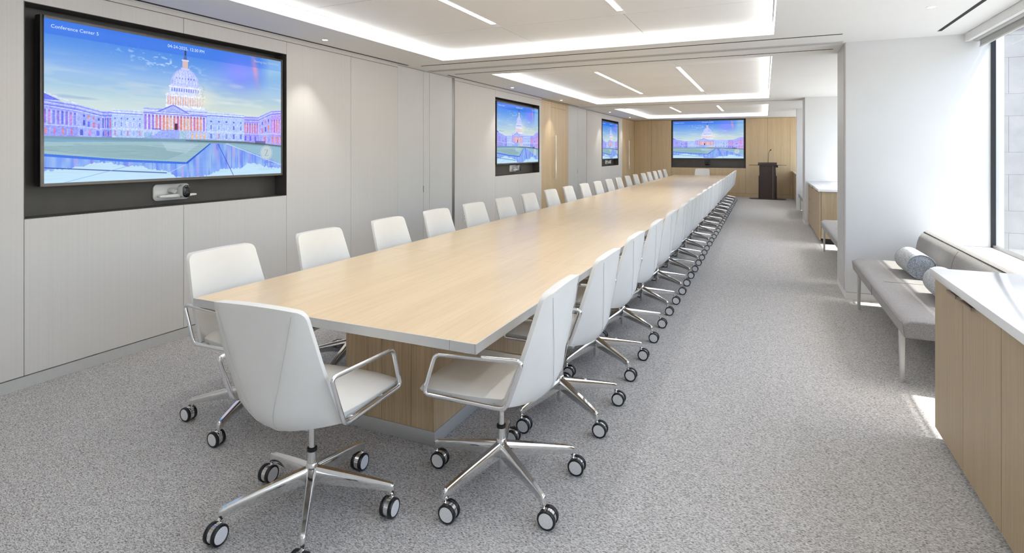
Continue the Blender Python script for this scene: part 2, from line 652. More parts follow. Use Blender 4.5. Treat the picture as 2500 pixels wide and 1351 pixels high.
# --- screen wall (left)
wl = struct(boxo('wall_left', 'dark_reveal', None, XB - 0.1, XB, YN - 0.1, YF + 0.2, 0, H + 0.05), 'screen wall of warm grey covered panels')
ZB, ZT = 0.081, 2.611
NZ0, NZ1 = 1.084, 2.489
NICHE = [(1.936, 4.082), (8.771, 10.876), (15.791, 17.831)]


def panel(y0, y1, z0=ZB, z1=ZT, m='wall_covering', name='wall_panel', x=XL, g=0.0018):
    return boxo(name, m, wl, x - 0.03, x, y0 + g, y1 - g, z0, z1)


for a, b in ((YN, -0.21), (-0.21, 0.865), (0.865, 1.936), (4.082, 5.02), (5.02, 5.915)):
    panel(a, b)
for a, b in ((7.364, 8.771), (10.876, 10.996), (14.30, 15.791), (17.831, 18.341)):
    panel(a, b, ZB, H - 0.012 if a > 14 else ZT)
for (a, b), zt in zip(NICHE, (ZT, ZT, H - 0.012)):
    m_ = (a + b) / 2
    panel(a, m_, ZB, NZ0)
    panel(m_, b, ZB, NZ0)
    panel(a, m_, NZ1, zt)
    panel(m_, b, NZ1, zt)
    nb = MB()
    nb.box(XB, XL - 0.155, a, b, NZ0, NZ1)
    nb.box(XL - 0.155, XL - 0.001, a, a + 0.004, NZ0, NZ1)
    nb.box(XL - 0.155, XL - 0.001, b - 0.004, b, NZ0, NZ1)
    nb.box(XL - 0.155, XL - 0.001, a, b, NZ0, NZ0 + 0.004)
    nb.box(XL - 0.155, XL - 0.001, a, b, NZ1 - 0.004, NZ1)
    build('niche_lining', nb, 'niche_charcoal', wl)
# head trim strips over the panels
for a, b in ((YN, 5.915), (7.364, 10.99)):
    boxo('head_trim', 'wall_covering', wl, XL - 0.03, XL, a, b, ZT + 0.005, H)
# pocket doors of the folding partition
for a, b in ((5.915, 6.505), (6.509, 6.66), (6.664, 7.285)):
    panel(a, b, ZB, H - 0.006, 'pocket_white', 'pocket_panel', XL, 0.001)
for a, b in ((12.775, 12.905), (12.91, 13.493), (13.499, 14.27)):
    panel(a, b, ZB, H - 0.006, 'pocket_white', 'pocket_panel', XL, 0.001)
boxo('edge_latch', 'alu_post', wl, XL - 0.004, XL + 0.004, 6.500, 6.514, 0.955, 1.045)
boxo('edge_latch', 'alu_post', wl, XL - 0.004, XL + 0.004, 13.49, 13.502, 0.98, 1.07)
boxo('partition_post', 'alu_post', wl, XL - 0.03, XL - 0.004, 7.288, 7.360, 0.0, H - 0.004)
boxo('partition_post', 'alu_post', wl, XL - 0.03, XL - 0.004, 14.272, 14.297, 0.0, H - 0.004)
bl = MB()
for a, b in ((YN, 7.285), (7.364, 10.99), (12.77, 14.27), (14.3, 18.34)):
    bl.box(XL - 0.03, XL, a, b, 0, 0.0735)
struct(build('baseboard_left', bl, 'base_grey', None), 'flush grey base along the screen wall')


def oak_door(n, y0, j0, j1, y1, hz0, hz1, hy, label):
    d = ob('door_%d' % n, None)
    struct(d, label)
    g = 0.0015
    boxo('side_panel', 'oak_vertical', d, XL - 0.03, XL, y0 + g, j0 - g, 0.004, H - 0.012)
    boxo('door_leaf', 'oak_vertical', d, XL - 0.03, XL, j0 + g, j1 - g, 0.006, 2.508)
    boxo('head_panel', 'oak_vertical', d, XL - 0.03, XL, j0 + g, j1 - g, 2.512, H - 0.012)
    boxo('side_panel', 'oak_vertical', d, XL - 0.03, XL, j1 + g, y1 - g, 0.004, H - 0.012)
    hb = MB().tube([(XL + 0.062, hy, hz0), (XL + 0.062, hy, hz1)], 0.0125, n=14)
    hd = build('pull_handle', hb, 'chrome', d)
    for z in (hz0 + 0.03, hz1 - 0.03):
        build('standoff', MB().cyl((XL - 0.002, hy - 0.0, z), (XL + 0.055, hy, z), 0.011, n=12), 'chrome', hd)


oak_door(1, 10.996, 11.594, 12.571, 12.77, 0.915, 1.885, 11.72, 'nearer full height oak door in the screen wall')
oak_door(2, 18.341, 18.943, 20.10, YF - 0.005, 0.917, 1.91, 19.1, 'farther full height oak door beside the corner')

# --- far wall in oak
wf = struct(boxo('wall_far', 'dark_reveal', None, XB, WX + 0.1, YF + 0.18, YF + 0.3, 0, H + 0.05), 'oak panelled far wall')
FN = (-3.01, -0.578, 0.962, 2.636)
for a, b in ((XL, -3.712), (-3.712, FN[0]), (FN[1], 0.089), (0.089, 0.756), (0.756, WX)):
    boxo('oak_panel', 'oak_vertical', wf, a + .0025, b - .0025, YF, YF + 0.03, 0.114, H - 0.008)
for a, b in ((FN[0], -1.814), (-1.814, FN[1])):
    boxo('oak_panel', 'oak_vertical', wf, a + .0025, b - .0025, YF, YF + 0.03, 0.114, FN[2])
boxo('oak_panel', 'oak_vertical', wf, FN[0], FN[1], YF, YF + 0.03, FN[3], H - 0.006)
nb = MB()
nb.box(FN[0], FN[1], YF + 0.12, YF + 0.18, FN[2], FN[3])
nb.box(FN[0], FN[0] + .006, YF + .001, YF + .12, FN[2], FN[3]).box(FN[1] - .006, FN[1], YF + .001, YF + .12, FN[2], FN[3])
nb.box(FN[0], FN[1], YF + .001, YF + .12, FN[2], FN[2] + .006).box(FN[0], FN[1], YF + .001, YF + .12, FN[3] - .006, FN[3])
build('niche_lining', nb, 'niche_charcoal', wf)
struct(boxo('baseboard_far', 'oak_vertical', None, XL, WX, YF, YF + 0.03, 0, 0.108), 'oak base of the far wall')
struct(boxo('wall_back', 'white_paint', None, XB, WX + 0.1, YN - 0.1, YN, 0, H + 0.05), 'white wall behind the camera')

# --- window wall with piers
ZS = 0.615
XSI = 1.47          # inner face of the window ledge
wr = struct(boxo('wall_right', 'white_paint', None, WX - 0.06, WX + 0.1, YN - 0.1, YF + 0.3, 0, ZS - 0.03), 'white wall below the windows')
for i, (a, b) in enumerate(PIER):
    nm = ['nearest', 'middle', 'far'][i]
    o = boxo('wall_pier', 'white_paint', None, 0.762, WX + 0.1, a, b, 0.0735, H + 0.03, 0.003)
    struct(o, f'{nm} white wall pier between the window bays')
    ins = 0.0
    bb = MB().box(0.7605, WX, a - 0.0015, b + 0.0015, 0, 0.070)
    build('base', bb, 'white_paint', o)
    if i < 2:
        boxo('jamb_strip', 'base_grey', o, 0.754, 0.762, a + 0.10, b - 0.10, 0.0735, H - 0.001)
for n, (a, b) in enumerate(BAYS):
    wd = ob('window_%d' % (n + 1), None)
    struct(wd, f'floor bay window number {n + 1} counted from the camera' if 0 else ['window of the nearest bay', 'window of the second bay', 'window of the third bay', 'window of the farthest bay'][n])
    a2, b2 = max(a, YN), min(b, YF)
    boxo('sill', 'sill_white', wd, XSI, WX - 0.002, a2 + .001, b2 - .001, ZS - 0.03, ZS)
    boxo('apron', 'white_paint', wd, XSI + 0.01, XSI + 0.03, a2 + .001, b2 - .001, 0, ZS - 0.03)
    fr = MB()
    fw = 0.014
    fr.box(WX, WX + 0.036, a2 + .001, a2 + fw, ZS, H).box(WX, WX + 0.036, b2 - fw, b2 - .001, ZS, H)
    build('side_frame', fr, 'mullion_black', wd)
    boxo('bottom_rail', 'alu_post', wd, WX + 0.01, WX + 0.05, a2 + fw, b2 - fw, ZS - 0.004, ZS + 0.022)
    boxo('head_rail', 'mullion_black', wd, WX + 0.008, WX + 0.036, a2 + fw, b2 - fw, H - 0.03, H)
    yc = [a2 + fw, (a2 + b2) / 2, b2 - fw] if b2 - a2 > 4 else [a2 + fw, b2 - fw]
    for i in range(len(yc) - 1):
        boxo('pane', 'window_glass', wd, WX + 0.028, WX + 0.034, yc[i] + 0.002, yc[i + 1] - 0.002, ZS + 0.02, H - 0.03)
    if n > 0:
        continue
    # roller shade, almost fully raised
    rs = thing('roller_shade', 'raised roller shade over the nearest window, white fascia and grey cloth', 'shade', (1.74, (a2 + b2) / 2, H - 0.003))
    hl = (b2 - a2) / 2 - 0.03
    fa = MB()
    fa.box(0.0, 0.012, -hl, hl, -0.075, 0).box(0.012, 0.035, -hl, hl, -0.075, -0.067)
    build('fascia', fa, 'white_plastic', rs)
    build('roller_tube', MB().cyl((0.085, -hl, -0.045), (0.085, hl, -0.045), 0.03, n=18), 'shade_fabric', rs)
    sc_ = MB().box(0.112, 0.1135, -hl, hl, -0.122, -0.04)
    sc_.box(0.1, 0.1135, -hl, hl, -0.042, -0.04)
    build('shade_cloth', sc_, 'shade_fabric', rs)
    build('hem_bar', MB().box(0.107, 0.1185, -hl, hl, -0.138, -0.122), 'white_plastic', rs, 0.002)
    build('end_bracket', MB().box(0.035, 0.11, hl, hl + 0.006, -0.08, 0), 'white_plastic', rs)
    build('end_bracket', MB().box(0.035, 0.11, -hl - 0.006, -hl, -0.08, 0), 'white_plastic', rs)

# --- outside: pale stone building across the court, and the ground
bd = thing('stone_building', 'pale limestone building wing seen through the nearest window', 'building', (9.0, 23.0, -8.0))
build('backing', MB().box(-6.0, 7.0, 0.05, 3.0, 0, 22), 'limestone', bd)
zc = 0.0
ri = 0
while zc < 21.5:
    hgt = 1.18 if ri % 2 == 0 else 0.72
    xq = -6.0
    while xq < 6.9:
        wq = 2.1
        sh = 0.9 if (ri % 2) and xq == -6.0 else wq
        x2 = min(7.0, xq + sh)
        build('stone_block', MB().box(xq + .004, x2 - .004, 0.03, 0.05, zc + .004, min(22, zc + hgt) - .004), 'limestone', bd)
        xq = x2
    zc += hgt
    ri += 1
build('window_pane', MB().box(-1.71, -0.3, 0.015, 0.05, 13.43, 14.9), 'window_mauve', bd)
gr = boxo('courtyard_ground', 'pavement', None, 2.1, 600, -500, 600, -8.2, -8.0)
struct(gr, 'paved ground outside the windows')

# ------------------------------------------------------------------ conference table
TX0, TX1 = -2.775, -1.065
TY0, TY1 = 1.984, 19.336
TZ = 0.737
SE = [TY0, 3.69, 5.59, 7.36, 9.10, 10.85, 12.60, 14.30, 16.0, 17.7, TY1]
tb = thing('conference_table', 'long pale oak conference table with brushed metal edge, seating forty two', 'table', ((TX0 + TX1) / 2, (TY0 + TY1) / 2, 0))
TM = Matrix.Translation(-tb.location)


def tbuild(name, mb, mats, parent, bevel=0.0):
    return ob(name, mb.mesh(name, mats, bevel, xf=TM), parent)


EB = 0.006
for i in range(len(SE) - 1):
    y0 = SE[i] + (EB if i == 0 else 0.0012)
    y1 = SE[i + 1] - (EB if i == len(SE) - 2 else 0.0012)
    tbuild('table_section', MB().box(TX0 + EB, TX1 - EB, y0, y1, TZ - 0.042, TZ), 'oak_table', tb)
    tbuild('edge_band', MB().box(TX0, TX0 + EB - .0004, SE[i] + .0006, SE[i + 1] - .0006, TZ - 0.042, TZ + .0002), 'brushed_steel', tb)
    tbuild('edge_band', MB().box(TX1 - EB + .0004, TX1, SE[i] + .0006, SE[i + 1] - .0006, TZ - 0.042, TZ + .0002), 'brushed_steel', tb)
for y0, y1 in ((TY0, TY0 + EB - .0004), (TY1 - EB + .0004, TY1)):
    for x0, x1 in ((TX0 + EB, -1.19), (-1.1892, TX1 - EB)):
        tbuild('edge_band', MB().box(x0, x1 - .0006, y0, y1, TZ - 0.042, TZ + .0002), 'brushed_steel', tb)
for k, y0 in enumerate((2.434, 5.6, 9.1, 12.6, 15.6)):
    y1 = y0 + 1.55
    px0, px1 = -2.129, -1.551
    pd = tbuild('pedestal', MB().box(px0 + .02, px1 - .02, y0 + .02, y1 - .02, 0.04, TZ - 0.042), 'dark_reveal', tb)
    zp = TZ - 0.042
    g = 0.0012
    fx = [px0, -1.884, -1.6935, px1]
    for a, b in zip(fx[:-1], fx[1:]):
        tbuild('pedestal_panel', MB().box(a + (g if a != px0 else 0), b - (g if b != px1 else 0), y0, y0 + .02, 0.0735, zp), 'oak_pedestal', pd)
    tbuild('pedestal_panel', MB().box(px0, px1, y1 - .02, y1, 0.0735, zp), 'oak_pedestal', pd)
    sy = [y0 + .02, y0 + 0.285, y0 + 0.9, y1 - .02]
    for a, b in zip(sy[:-1], sy[1:]):
        for xa, xb in ((px1 - .02, px1), (px0, px0 + .02)):
            tbuild('pedestal_panel', MB().box(xa, xb, a + (g if a != sy[0] else 0), b - (g if b != sy[-1] else 0), 0.0735, zp), 'oak_pedestal', pd)
    tbuild('plinth', MB().box(px0 - .004, px1 + .004, y0 - .004, y1 + .004, 0, 0.072), 'brushed_steel', pd, 0.001)

# ------------------------------------------------------------------ swivel chair prototype (faces +Y, origin on the floor under the column)


def ip(x, xs_, ys_):
    return float(np.interp(x, xs_, ys_))


def sh_top(u):
    t = max(0.0, (abs(u) - 0.84) / 0.16)
    return 0.948 - 0.006 * u * u - 0.034 * (1 - math.sqrt(max(0, 1 - t * t)))


def sh_bot(u):
    return 0.425 + 0.05 * abs(u) ** 1.3


def sh_w(z):
    return ip(z, [.42, .48, .70, .95], [.262, .262, .247, .224])


def sh_yc(z):
    return ip(z, [.42, .45, .48, .53, .70, .96], [-.185, -.222, -.250, -.273, -.296, -.318])


def sh_ys(z):
    return ip(z, [.42, .48, .70, .96], [-.10, -.135, -.222, -.300])


def sh_us(z):
    return ip(z, [.42, .95], [.05, .84])


def outer(u, v):
    zt, zb = sh_top(u), sh_bot(u)
    z = zt + (zb - zt) * v
    a, us = abs(u), sh_us(z)
    k = max(0.0, (a - us) / (1 - us))
    k = k ** 1.15
    y = sh_yc(z) + (sh_ys(z) - sh_yc(z)) * k
    return Vector((u * sh_w(z), y, z))


def inner(u, v):
    zt, zb = sh_top(u) - 0.002, sh_bot(u) + 0.012
    z = zt + (zb - zt) * v
    yc, ys_ = sh_yc(z) + 0.046, sh_ys(z) + 0.020
    y = yc + (ys_ - yc) * abs(u) ** 2.2
    return Vector((u * (sh_w(z) - 0.004), y, z))


def solid_grid(fa, fb, us, vs):
    mb = MB()
    nu, nv = len(us), len(vs)
    A = [fa(u, v) for v in vs for u in us]
    B = [fb(u, v) for v in vs for u in us]
    n = nu * nv
    fs = []
    for j in range(nv - 1):
        for i in range(nu - 1):
            q = (j * nu + i, j * nu + i + 1, (j + 1) * nu + i + 1, (j + 1) * nu + i)
            fs.append(q)
            fs.append(tuple(n + k for k in reversed(q)))
    rim = [i for i in range(nu)] + [j * nu + nu - 1 for j in range(1, nv)] + [(nv - 1) * nu + i for i in range(nu - 2, -1, -1)] + [j * nu for j in range(nv - 2, 0, -1)]
    for a, b in zip(rim, rim[1:] + rim[:1]):
        fs.append((a, b, n + b, n + a))
    mb.add(A + B, fs)
    return mb


U = [-1, -.985, -.95, -.9, -.84, -.7, -.5, -.25, 0, .25, .5, .7, .84, .9, .95, .985, 1]
V = [0, .02, .06, .14, .26, .4, .55, .68, .78, .86, .92, .97, 1]


def seat_out(a, b):
    # a in -1..1 across, b in -1..1 rear to front; the rear edge sits inside the folded shell, the front corners are round
    t = (b + 1) / 2
    yr = -0.200 + 0.085 * abs(a) ** 1.2
    yf = 0.284 + 0.012 * (1 - a * a)
    hw = ip(b, [-1, -.4, .6, 1], [.246, .254, .262, .262])
    if b > 0.88:
        q = (b - 0.88) / 0.12
        hw -= 0.030 * (1 - math.sqrt(max(0, 1 - q * q)))
    return hw * a, yr + (yf - yr) * t


def seat_top(a, b):
    x, y = seat_out(a, b)
    z = 0.516 - 0.010 * (1 - (b * 0.9) ** 2) - 0.012 * abs(a) ** 5
    if b > 0.55:
        z -= 0.020 * ((b - 0.55) / 0.45) ** 2.2
    return Vector((x, y, z))


def seat_bot(a, b):
    x, y = seat_out(a, b)
    z = ip(b, [-1, -.5, .3, 1], [0.440, 0.436, 0.448, 0.468]) + 0.034 * abs(a) ** 1.6 * (1 if b < .3 else 1 - .55 * (b - .3) / .7)
    return Vector((x * 0.985, y, min(z, 0.478)))


def make_chair(label, loc, rz, group):
    r = thing('office_chair', label, 'chair', loc, rz, group)
    SA = [-1, -.97, -.9, -.75, -.5, -.2, .2, .5, .75, .9, .97, 1]
    SB = [-1, -.9, -.6, -.2, .2, .5, .7, .82, .9, .96, 1]
    ob('seat', solid_grid(seat_top, seat_bot, SA, SB).mesh('seat', 'white_leather', 0.009, 3, 50), r)
    bk = ob('backrest', solid_grid(outer, inner, U, V).mesh('backrest', 'white_leather', 0.0055, 3, 28), r)
    for s in (-1, 1):
        pts = []
        for z in np.linspace(0.925, 0.452, 14):
            u = s * sh_us(z)
            v = (sh_top(u) - z) / (sh_top(u) - sh_bot(u))
            p = outer(u, v)
            pts.append(p + Vector((0, 0.0002, 0)))
        ob('seam', MB().tube(pts, 0.0010, n=6).mesh('seam', 'seam_thread'), bk)
    for s in (-1, 1):
        x = s * 0.283
        loop = [(x, -.222, .684), (x, .18, .660), (x, .238, .480), (x, -.146, .480)]
        ob('armrest', MB().tube(loop, 0.0088, n=12, closed=True, bend=0.03, seg=6, ry=0.0105).mesh('armrest', 'chrome', smooth=60), r)
    br = MB()
    br.box(-0.065, 0.065, -0.10, 0.10, 0.392, 0.418).box(-0.03, 0.03, -0.12, 0.14, 0.418, 0.432)
    for s in (-1, 1):
        for y in (0.12, -0.08):
            br.cyl((s * .235, y, .474), (s * .281, y, .482), 0.006, n=10)
    ob('seat_bracket', br.mesh('seat_bracket', 'polished_alu', 0.002), r)
    ob('column', MB().cyl((0, 0, 0.255), (0, 0, 0.396), 0.0135, n=20).mesh('column', 'polished_alu'), r)
    hub = MB().lathe([(0.0, .05), (.0165, .05), (.0175, .053), (.0175, .12), (.031, .124), (.033, .135), (.031, .17), (.0235, .196), (.0215, .204), (.0195, .206), (.0195, .256), (.0, .256)], n=28)
    h = ob('hub', hub.mesh('hub', 'polished_alu'), r)
    ob('collar', MB().lathe([(.0136, .254), (.0205, .254), (.0215, .259), (.0205, .268), (.0136, .270)], n=24).mesh('collar', 'tyre_black'), h)
    secs = []
    prof = [(0.012, .192, .122, .019), (0.035, .188, .120, .0195), (0.10, .176, .115, .018), (0.20, .158, .108, .0155), (0.29, .140, .101, .013),
            (0.322, .133, .096, .0122), (0.338, .129, .085, .0118), (0.349, .125, .083, .0108), (0.354, .117, .085, .0085)]
    for x, zt, zb, hw in prof:
        ring = []
        hh = zt - zb
        for (a, b) in ((-.55, 1), (.55, 1), (.95, .85), (1, .55), (.82, .05), (.6, 0), (-.6, 0), (-.82, .05), (-1, .55), (-.95, .85)):
            ring.append(Vector((x, a * hw, zb + b * hh)))
        secs.append(ring)
    leg = MB().loft(secs).mesh('leg', 'polished_alu', smooth=40)
    wm = MB().lathe([(0.0, .0072), (.012, .0078), (.0305, .0074), (.0312, .0088), (.0318, .0092), (.036, .0085), (.0388, .0055), (.0392, 0), (.0388, -.0055), (.036, -.0085), (.012, -.0085), (0, -.0085)],
                    axis='X', n=30, mis=[1, 1, 0, 0, 0, 0, 0, 0, 0, 0, 0])
    wheel_r = wm.mesh('wheel', ['tyre_black', 'wheel_disc'], smooth=30)
    wm2 = MB()
    wm2.v = [(-x, y, z) for x, y, z in wm.v]
    wm2.f = [tuple(reversed(f)) for f in wm.f]
    wm2.mi = list(wm.mi)
    wheel_l = wm2.mesh('wheel', ['tyre_black', 'wheel_disc'], smooth=30)
    cs = MB()
    cs.cyl((0, 0.020, 0.066), (0, 0.020, 0.098), 0.0065, n=12)
    cs.cyl((-.0105, 0, .039), (.0105, 0, .039), 0.0345, n=26)
    cs.loft([[Vector((-.009, .004, .058)), Vector((.009, .004, .058)), Vector((.009, .03, .058)), Vector((-.009, .03, .058))],
             [Vector((-.008, .008, .074)), Vector((.008, .008, .074)), Vector((.008, .03, .074)), Vector((-.008, .03, .074))]])
    cmesh = cs.mesh('caster', 'chrome', smooth=40)
    for k in range(5):
        a = PI / 2 + k * 2 * PI / 5
        ob('leg', leg, r, None, (0, 0, a))
        c_ = ob('caster', cmesh, r, (0.345 * math.cos(a), 0.345 * math.sin(a) - 0.020, 0.0005))
        ob('wheel', wheel_r, c_, (0.0192, 0, 0.0392))
        ob('wheel', wheel_l, c_, (-0.0192, 0, 0.0392))
    return r


ORD = ['first', 'second', 'third', 'fourth', 'fifth', 'sixth', 'seventh', 'eighth', 'ninth', 'tenth', 'eleventh', 'twelfth', 'thirteenth', 'fourteenth',
       'fifteenth', 'sixteenth', 'seventeenth', 'eighteenth', 'nineteenth', 'last']
GR = 'white swivel chairs around the conference table'
proto = make_chair('white swivel chair at the near short end of the table, its back to the camera', (-1.745, 1.785, 0), math.radians(3), GR)
LY = [2.30, 3.11, 3.905, 4.69, 5.46, 6.24, 7.03, 7.90, 8.74, 9.62, 10.48, 11.36, 12.2, 13.1, 14.0, 14.9, 15.77, 16.65, 17.5, 18.42]
RY = [2.296, 3.09, 3.88, 4.69, 5.50, 6.32, 7.14, 7.97, 8.80, 9.64, 10.48, 11.32, 12.17, 13.02, 13.87, 14.73, 15.58, 16.44, 17.3, 18.15]
for k in range(20):
    rnd = random.Random(k)
    w_ = f'white swivel chair, {ORD[k]} from the near end along the table\'s screen-wall side'
    dup(proto, (-2.675 + rnd.uniform(-.008, .008), LY[k], 0), -PI / 2 + rnd.uniform(-.02, .02), w_, GR)
    w_ = f'white swivel chair, {ORD[k]} from the near end along the table\'s window side'
    dup(proto, (-1.10 + rnd.uniform(-.006, .006), RY[k], 0), PI / 2 + (0.02 if k == 0 else rnd.uniform(-.012, .012)), w_, GR)
dup(proto, (-1.92, 19.45, 0), PI, 'white swivel chair at the far short end of the table, facing the camera', GR)

# ------------------------------------------------------------------ wall displays: the picture is painted by the script


def paint(W=1280, Hh=720):
    rg = np.random.RandomState(3)
    yy, xx = np.mgrid[0:Hh, 0:W]
    u = (xx + .5) / W
    v = (yy + .5) / Hh

    def smooth_noise(gx, gy):
        g = rg.rand(gy + 2, gx + 2)
        X, Y = u * gx, v * gy
        ix, iy = X.astype(int), Y.astype(int)
        fx, fy = X - ix, Y - iy
        fx, fy = fx * fx * (3 - 2 * fx), fy * fy * (3 - 2 * fy)
        return (g[iy, ix] * (1 - fx) + g[iy, ix + 1] * fx) * (1 - fy) + (g[iy + 1, ix] * (1 - fx) + g[iy + 1, ix + 1] * fx) * fy

    def mix(a, b, t):
        t = np.clip(t, 0, 1)[..., None]
        return a * (1 - t) + np.array(b) / 255.0 * t

    im = np.zeros((Hh, W, 3))
    im[:] = np.array((70, 135, 228)) / 255
    im = mix(im, (140, 180, 230), (v - .08) / .22)
    im = mix(im, (172, 205, 222), (v - .26) / .2)
    im = mix(im, (206, 222, 222), (v - .38) / .14)
    # warm side
    im = mix(im, (216, 220, 200), np.clip((u - .35) / .4, 0, 1) * np.clip((v - .2) / .25, 0, 1) * .38)
    # violet upper right, pink streak
    im = mix(im, (128, 138, 250), np.exp(-((u - .76) / .10) ** 2 - ((v - .14) / .14) ** 2) * .95)
    im = mix(im, (226, 150, 190), np.exp(-((u - .845 - .1 * (v - .1)) / .016) ** 2 - ((v - .08) / .13) ** 2) * .8)
    im = mix(im, (176, 214, 224), np.clip((u - .87) / .06, 0, 1) * np.clip(1 - v / .45, 0, 1) * .8)
    # clouds
    n1 = smooth_noise(7, 26) * .6 + smooth_noise(16, 60) * .4
    im = mix(im, (232, 236, 230), np.clip((n1 - .52) * 3, 0, 1) * np.clip((v - .16) / .2, 0, 1) * .55)
    im = mix(im, (120, 160, 205), np.clip((n1 - .62) * 4, 0, 1) * np.clip((v - .3) / .1, 0, 1) * np.clip(1 - u / .5, 0, 1) * .8)
    n2 = smooth_noise(46, 60) * .6 + smooth_noise(110, 120) * .4
    im = mix(im, (205, 225, 255), np.clip((n2 - .6) * 6, 0, 1) * np.exp(-((u - .40) / .16) ** 2 - ((v - .17 - .25 * (u - .4)) / .06) ** 2) * .9)
    # header band
    im = mix(im, (40, 105, 232), np.where(v < .092, .55, 0) * np.clip(1.2 - u * .75, 0, 1))

    def rect(x0, y0, x1, y1, c, a=1.0):
        nonlocal im
        X0, X1, Y0, Y1 = int(round(x0 * W)), int(round(x1 * W)), int(round(y0 * Hh)), int(round(y1 * Hh))
        X1, Y1 = max(X1, X0 + 1), max(Y1, Y0 + 1)
        X0, Y0 = max(X0, 0), max(Y0, 0)
        im[Y0:Y1, X0:X1] = im[Y0:Y1, X0:X1] * (1 - a) + np.array(c) / 255 * a

    def poly(pts, c, a=1.0):
        nonlocal im
        inside = np.zeros((Hh, W), bool)
        m = len(pts)
        for i in range(m):
            (x1, y1), (x2, y2) = pts[i], pts[(i + 1) % m]
            if y1 == y2:
                continue
            cond = ((v >= min(y1, y2)) & (v < max(y1, y2)))
            xi = x1 + (v - y1) / (y2 - y1) * (x2 - x1)
            inside ^= cond & (u < xi)
        im[inside] = im[inside] * (1 - a) + np.array(c) / 255 * a

    def line(x0, y0, x1, y1, c, wd=.0016, a=1.0):
        nonlocal im
        dx, dy = (x1 - x0), (y1 - y0) * 9 / 16
        L = math.hypot(dx, dy)
        px, py = u - x0, (v - y0) * 9 / 16
        t = (px * dx + py * dy) / L
        d = np.abs(px * dy - py * dx) / L
        k = np.clip(1.5 - d / wd, 0, 1) * ((t > 0) & (t < L)) * a
        im = mix(im, c, k)

    GB = .713
    tex = smooth_noise(260, 150)
    # ---- plaza, lawn and pools
    pl = np.clip((v - GB) / (1 - GB), 0, 1)
    ground = v > GB - .006
    base = mix(np.ones((Hh, W, 3)) * np.array((120, 164, 196)) / 255, (140, 192, 236), pl)
    nn = smooth_noise(9, 110)
    base = mix(base, (112, 152, 160), (nn - .4) * .8)
    im = np.where(ground[..., None], base, im)
    sky0 = im.copy()
    lav2, wht, blu, dk = (128, 138, 246), (204, 218, 255), (92, 104, 238), (58, 72, 200)
    org, red, gold, vio, pnk = (250, 128, 84), (226, 104, 140), (250, 190, 130), (150, 110, 226), (214, 140, 216)

    def facade(x0, x1, y_t0, y_t1, yb0, yb1, base_c, ncol, col_c, gap_c, low_c):
        poly([(x0, y_t0), (x1, y_t1), (x1, yb1), (x0, yb0)], base_c)
        for k, c in ((0, wht), (.006, lav2), (.016, wht), (.022, base_c), (.030, blu), (.036, wht), (.042, base_c)):
            poly([(x0, y_t0 + k), (x1, y_t1 + k), (x1, y_t1 + k + .006), (x0, y_t0 + k + .006)], c, .8)
        for q in np.arange(x0, x1, .004):
            f = (q - x0) / (x1 - x0)
            rect(q, y_t0 + (y_t1 - y_t0) * f + .001, q + .0012, y_t0 + (y_t1 - y_t0) * f + .006, lav2, .6)
        wd = (x1 - x0) / ncol
        for i in range(ncol):
            xa = x0 + wd * i
            f = (i + .5) / ncol
            ty, yb = y_t0 + (y_t1 - y_t0) * f, yb0 + (yb1 - yb0) * f
            t0, t1 = ty + (yb - ty) * .27, ty + (yb - ty) * .64
            if ncol > 3:
                rect(xa + wd * .05, t0, xa + wd * .55, t1, gap_c[i % len(gap_c)], .75)
                rect(xa + wd * .05, t0, xa + wd * .55, t0 + .012, dk, .35)
                rect(xa + wd * .55, t0 - .004, xa + wd * 1.0, t1 + .004, col_c, .85)
                rect(xa + wd * .82, t0 - .004, xa + wd * 1.0, t1 + .004, lav2, .35)
            c = low_c[i % len(low_c)]
            rect(xa + wd * .25, ty + (yb - ty) * .78, xa + wd * .62, ty + (yb - ty) * .95, c, .75)
            rect(xa + wd * .28, ty + (yb - ty) * .755, xa + wd * .59, ty + (yb - ty) * .79, c, .5)
        poly([(x0, y_t0 + (yb0 - y_t0) * .67), (x1, y_t1 + (yb1 - y_t1) * .67), (x1, y_t1 + (yb1 - y_t1) * .70), (x0, y_t0 + (yb0 - y_t0) * .70)], wht, .7)

    def windows(x0, x1, yt, yb, n, up, mid, low):
        rect(x0, yt, x1, yb, (178, 200, 252))
        rect(x0, yt, x1, yt + .006, (214, 228, 255))
        for q in np.arange(x0, x1, .0046):
            rect(q, yt + .002, q + .0014, yt + .012, (140, 156, 246), .7)
        rect(x0, yt + .012, x1, yt + .018, (222, 232, 255))
        rect(x0, yt + .024, x1, yt + .029, (104, 116, 236))
        rect(x0, yt + .029, x1, yt + .034, (210, 222, 255))
        wd = (x1 - x0) / n
        hh = yb - yt
        for i in range(n):
            xc = x0 + wd * (i + .5)
            rect(xc - wd * .11, yt + hh * .285, xc + wd * .11, yt + hh * .345, up, .85)
            rect(xc - wd * .17, yt + hh * .405, xc + wd * .17, yt + hh * .61, (222, 232, 255), .9)
            rect(xc - wd * .20, yt + hh * .40, xc + wd * .20, yt + hh * .42, (140, 158, 246), .8)
            rect(xc - wd * .12, yt + hh * .44, xc + wd * .12, yt + hh * .60, mid[i % len(mid)], .8)
            rect(xc - wd * .004, yt + hh * .44, xc + wd * .004, yt + hh * .60, (200, 214, 255), .7)
            rect(xc - wd * .12, yt + hh * .75, xc + wd * .12, yt + hh * .92, low[i % len(low)], .75)
        for k in (.66, .70):
            rect(x0, yt + hh * k, x1, yt + hh * k + .004, (222, 232, 255), .8)
        for k in (.74, .80, .86, .92):
            rect(x0, yt + hh * k, x1, yt + hh * k + .0015, (150, 174, 246), .6)

    facade(0.0, .102, .488, .509, GB, GB, (150, 158, 250), 8, (188, 200, 255), (vio, pnk, lav2, vio, blu), (org, (176, 186, 252), red, (150, 160, 246)))
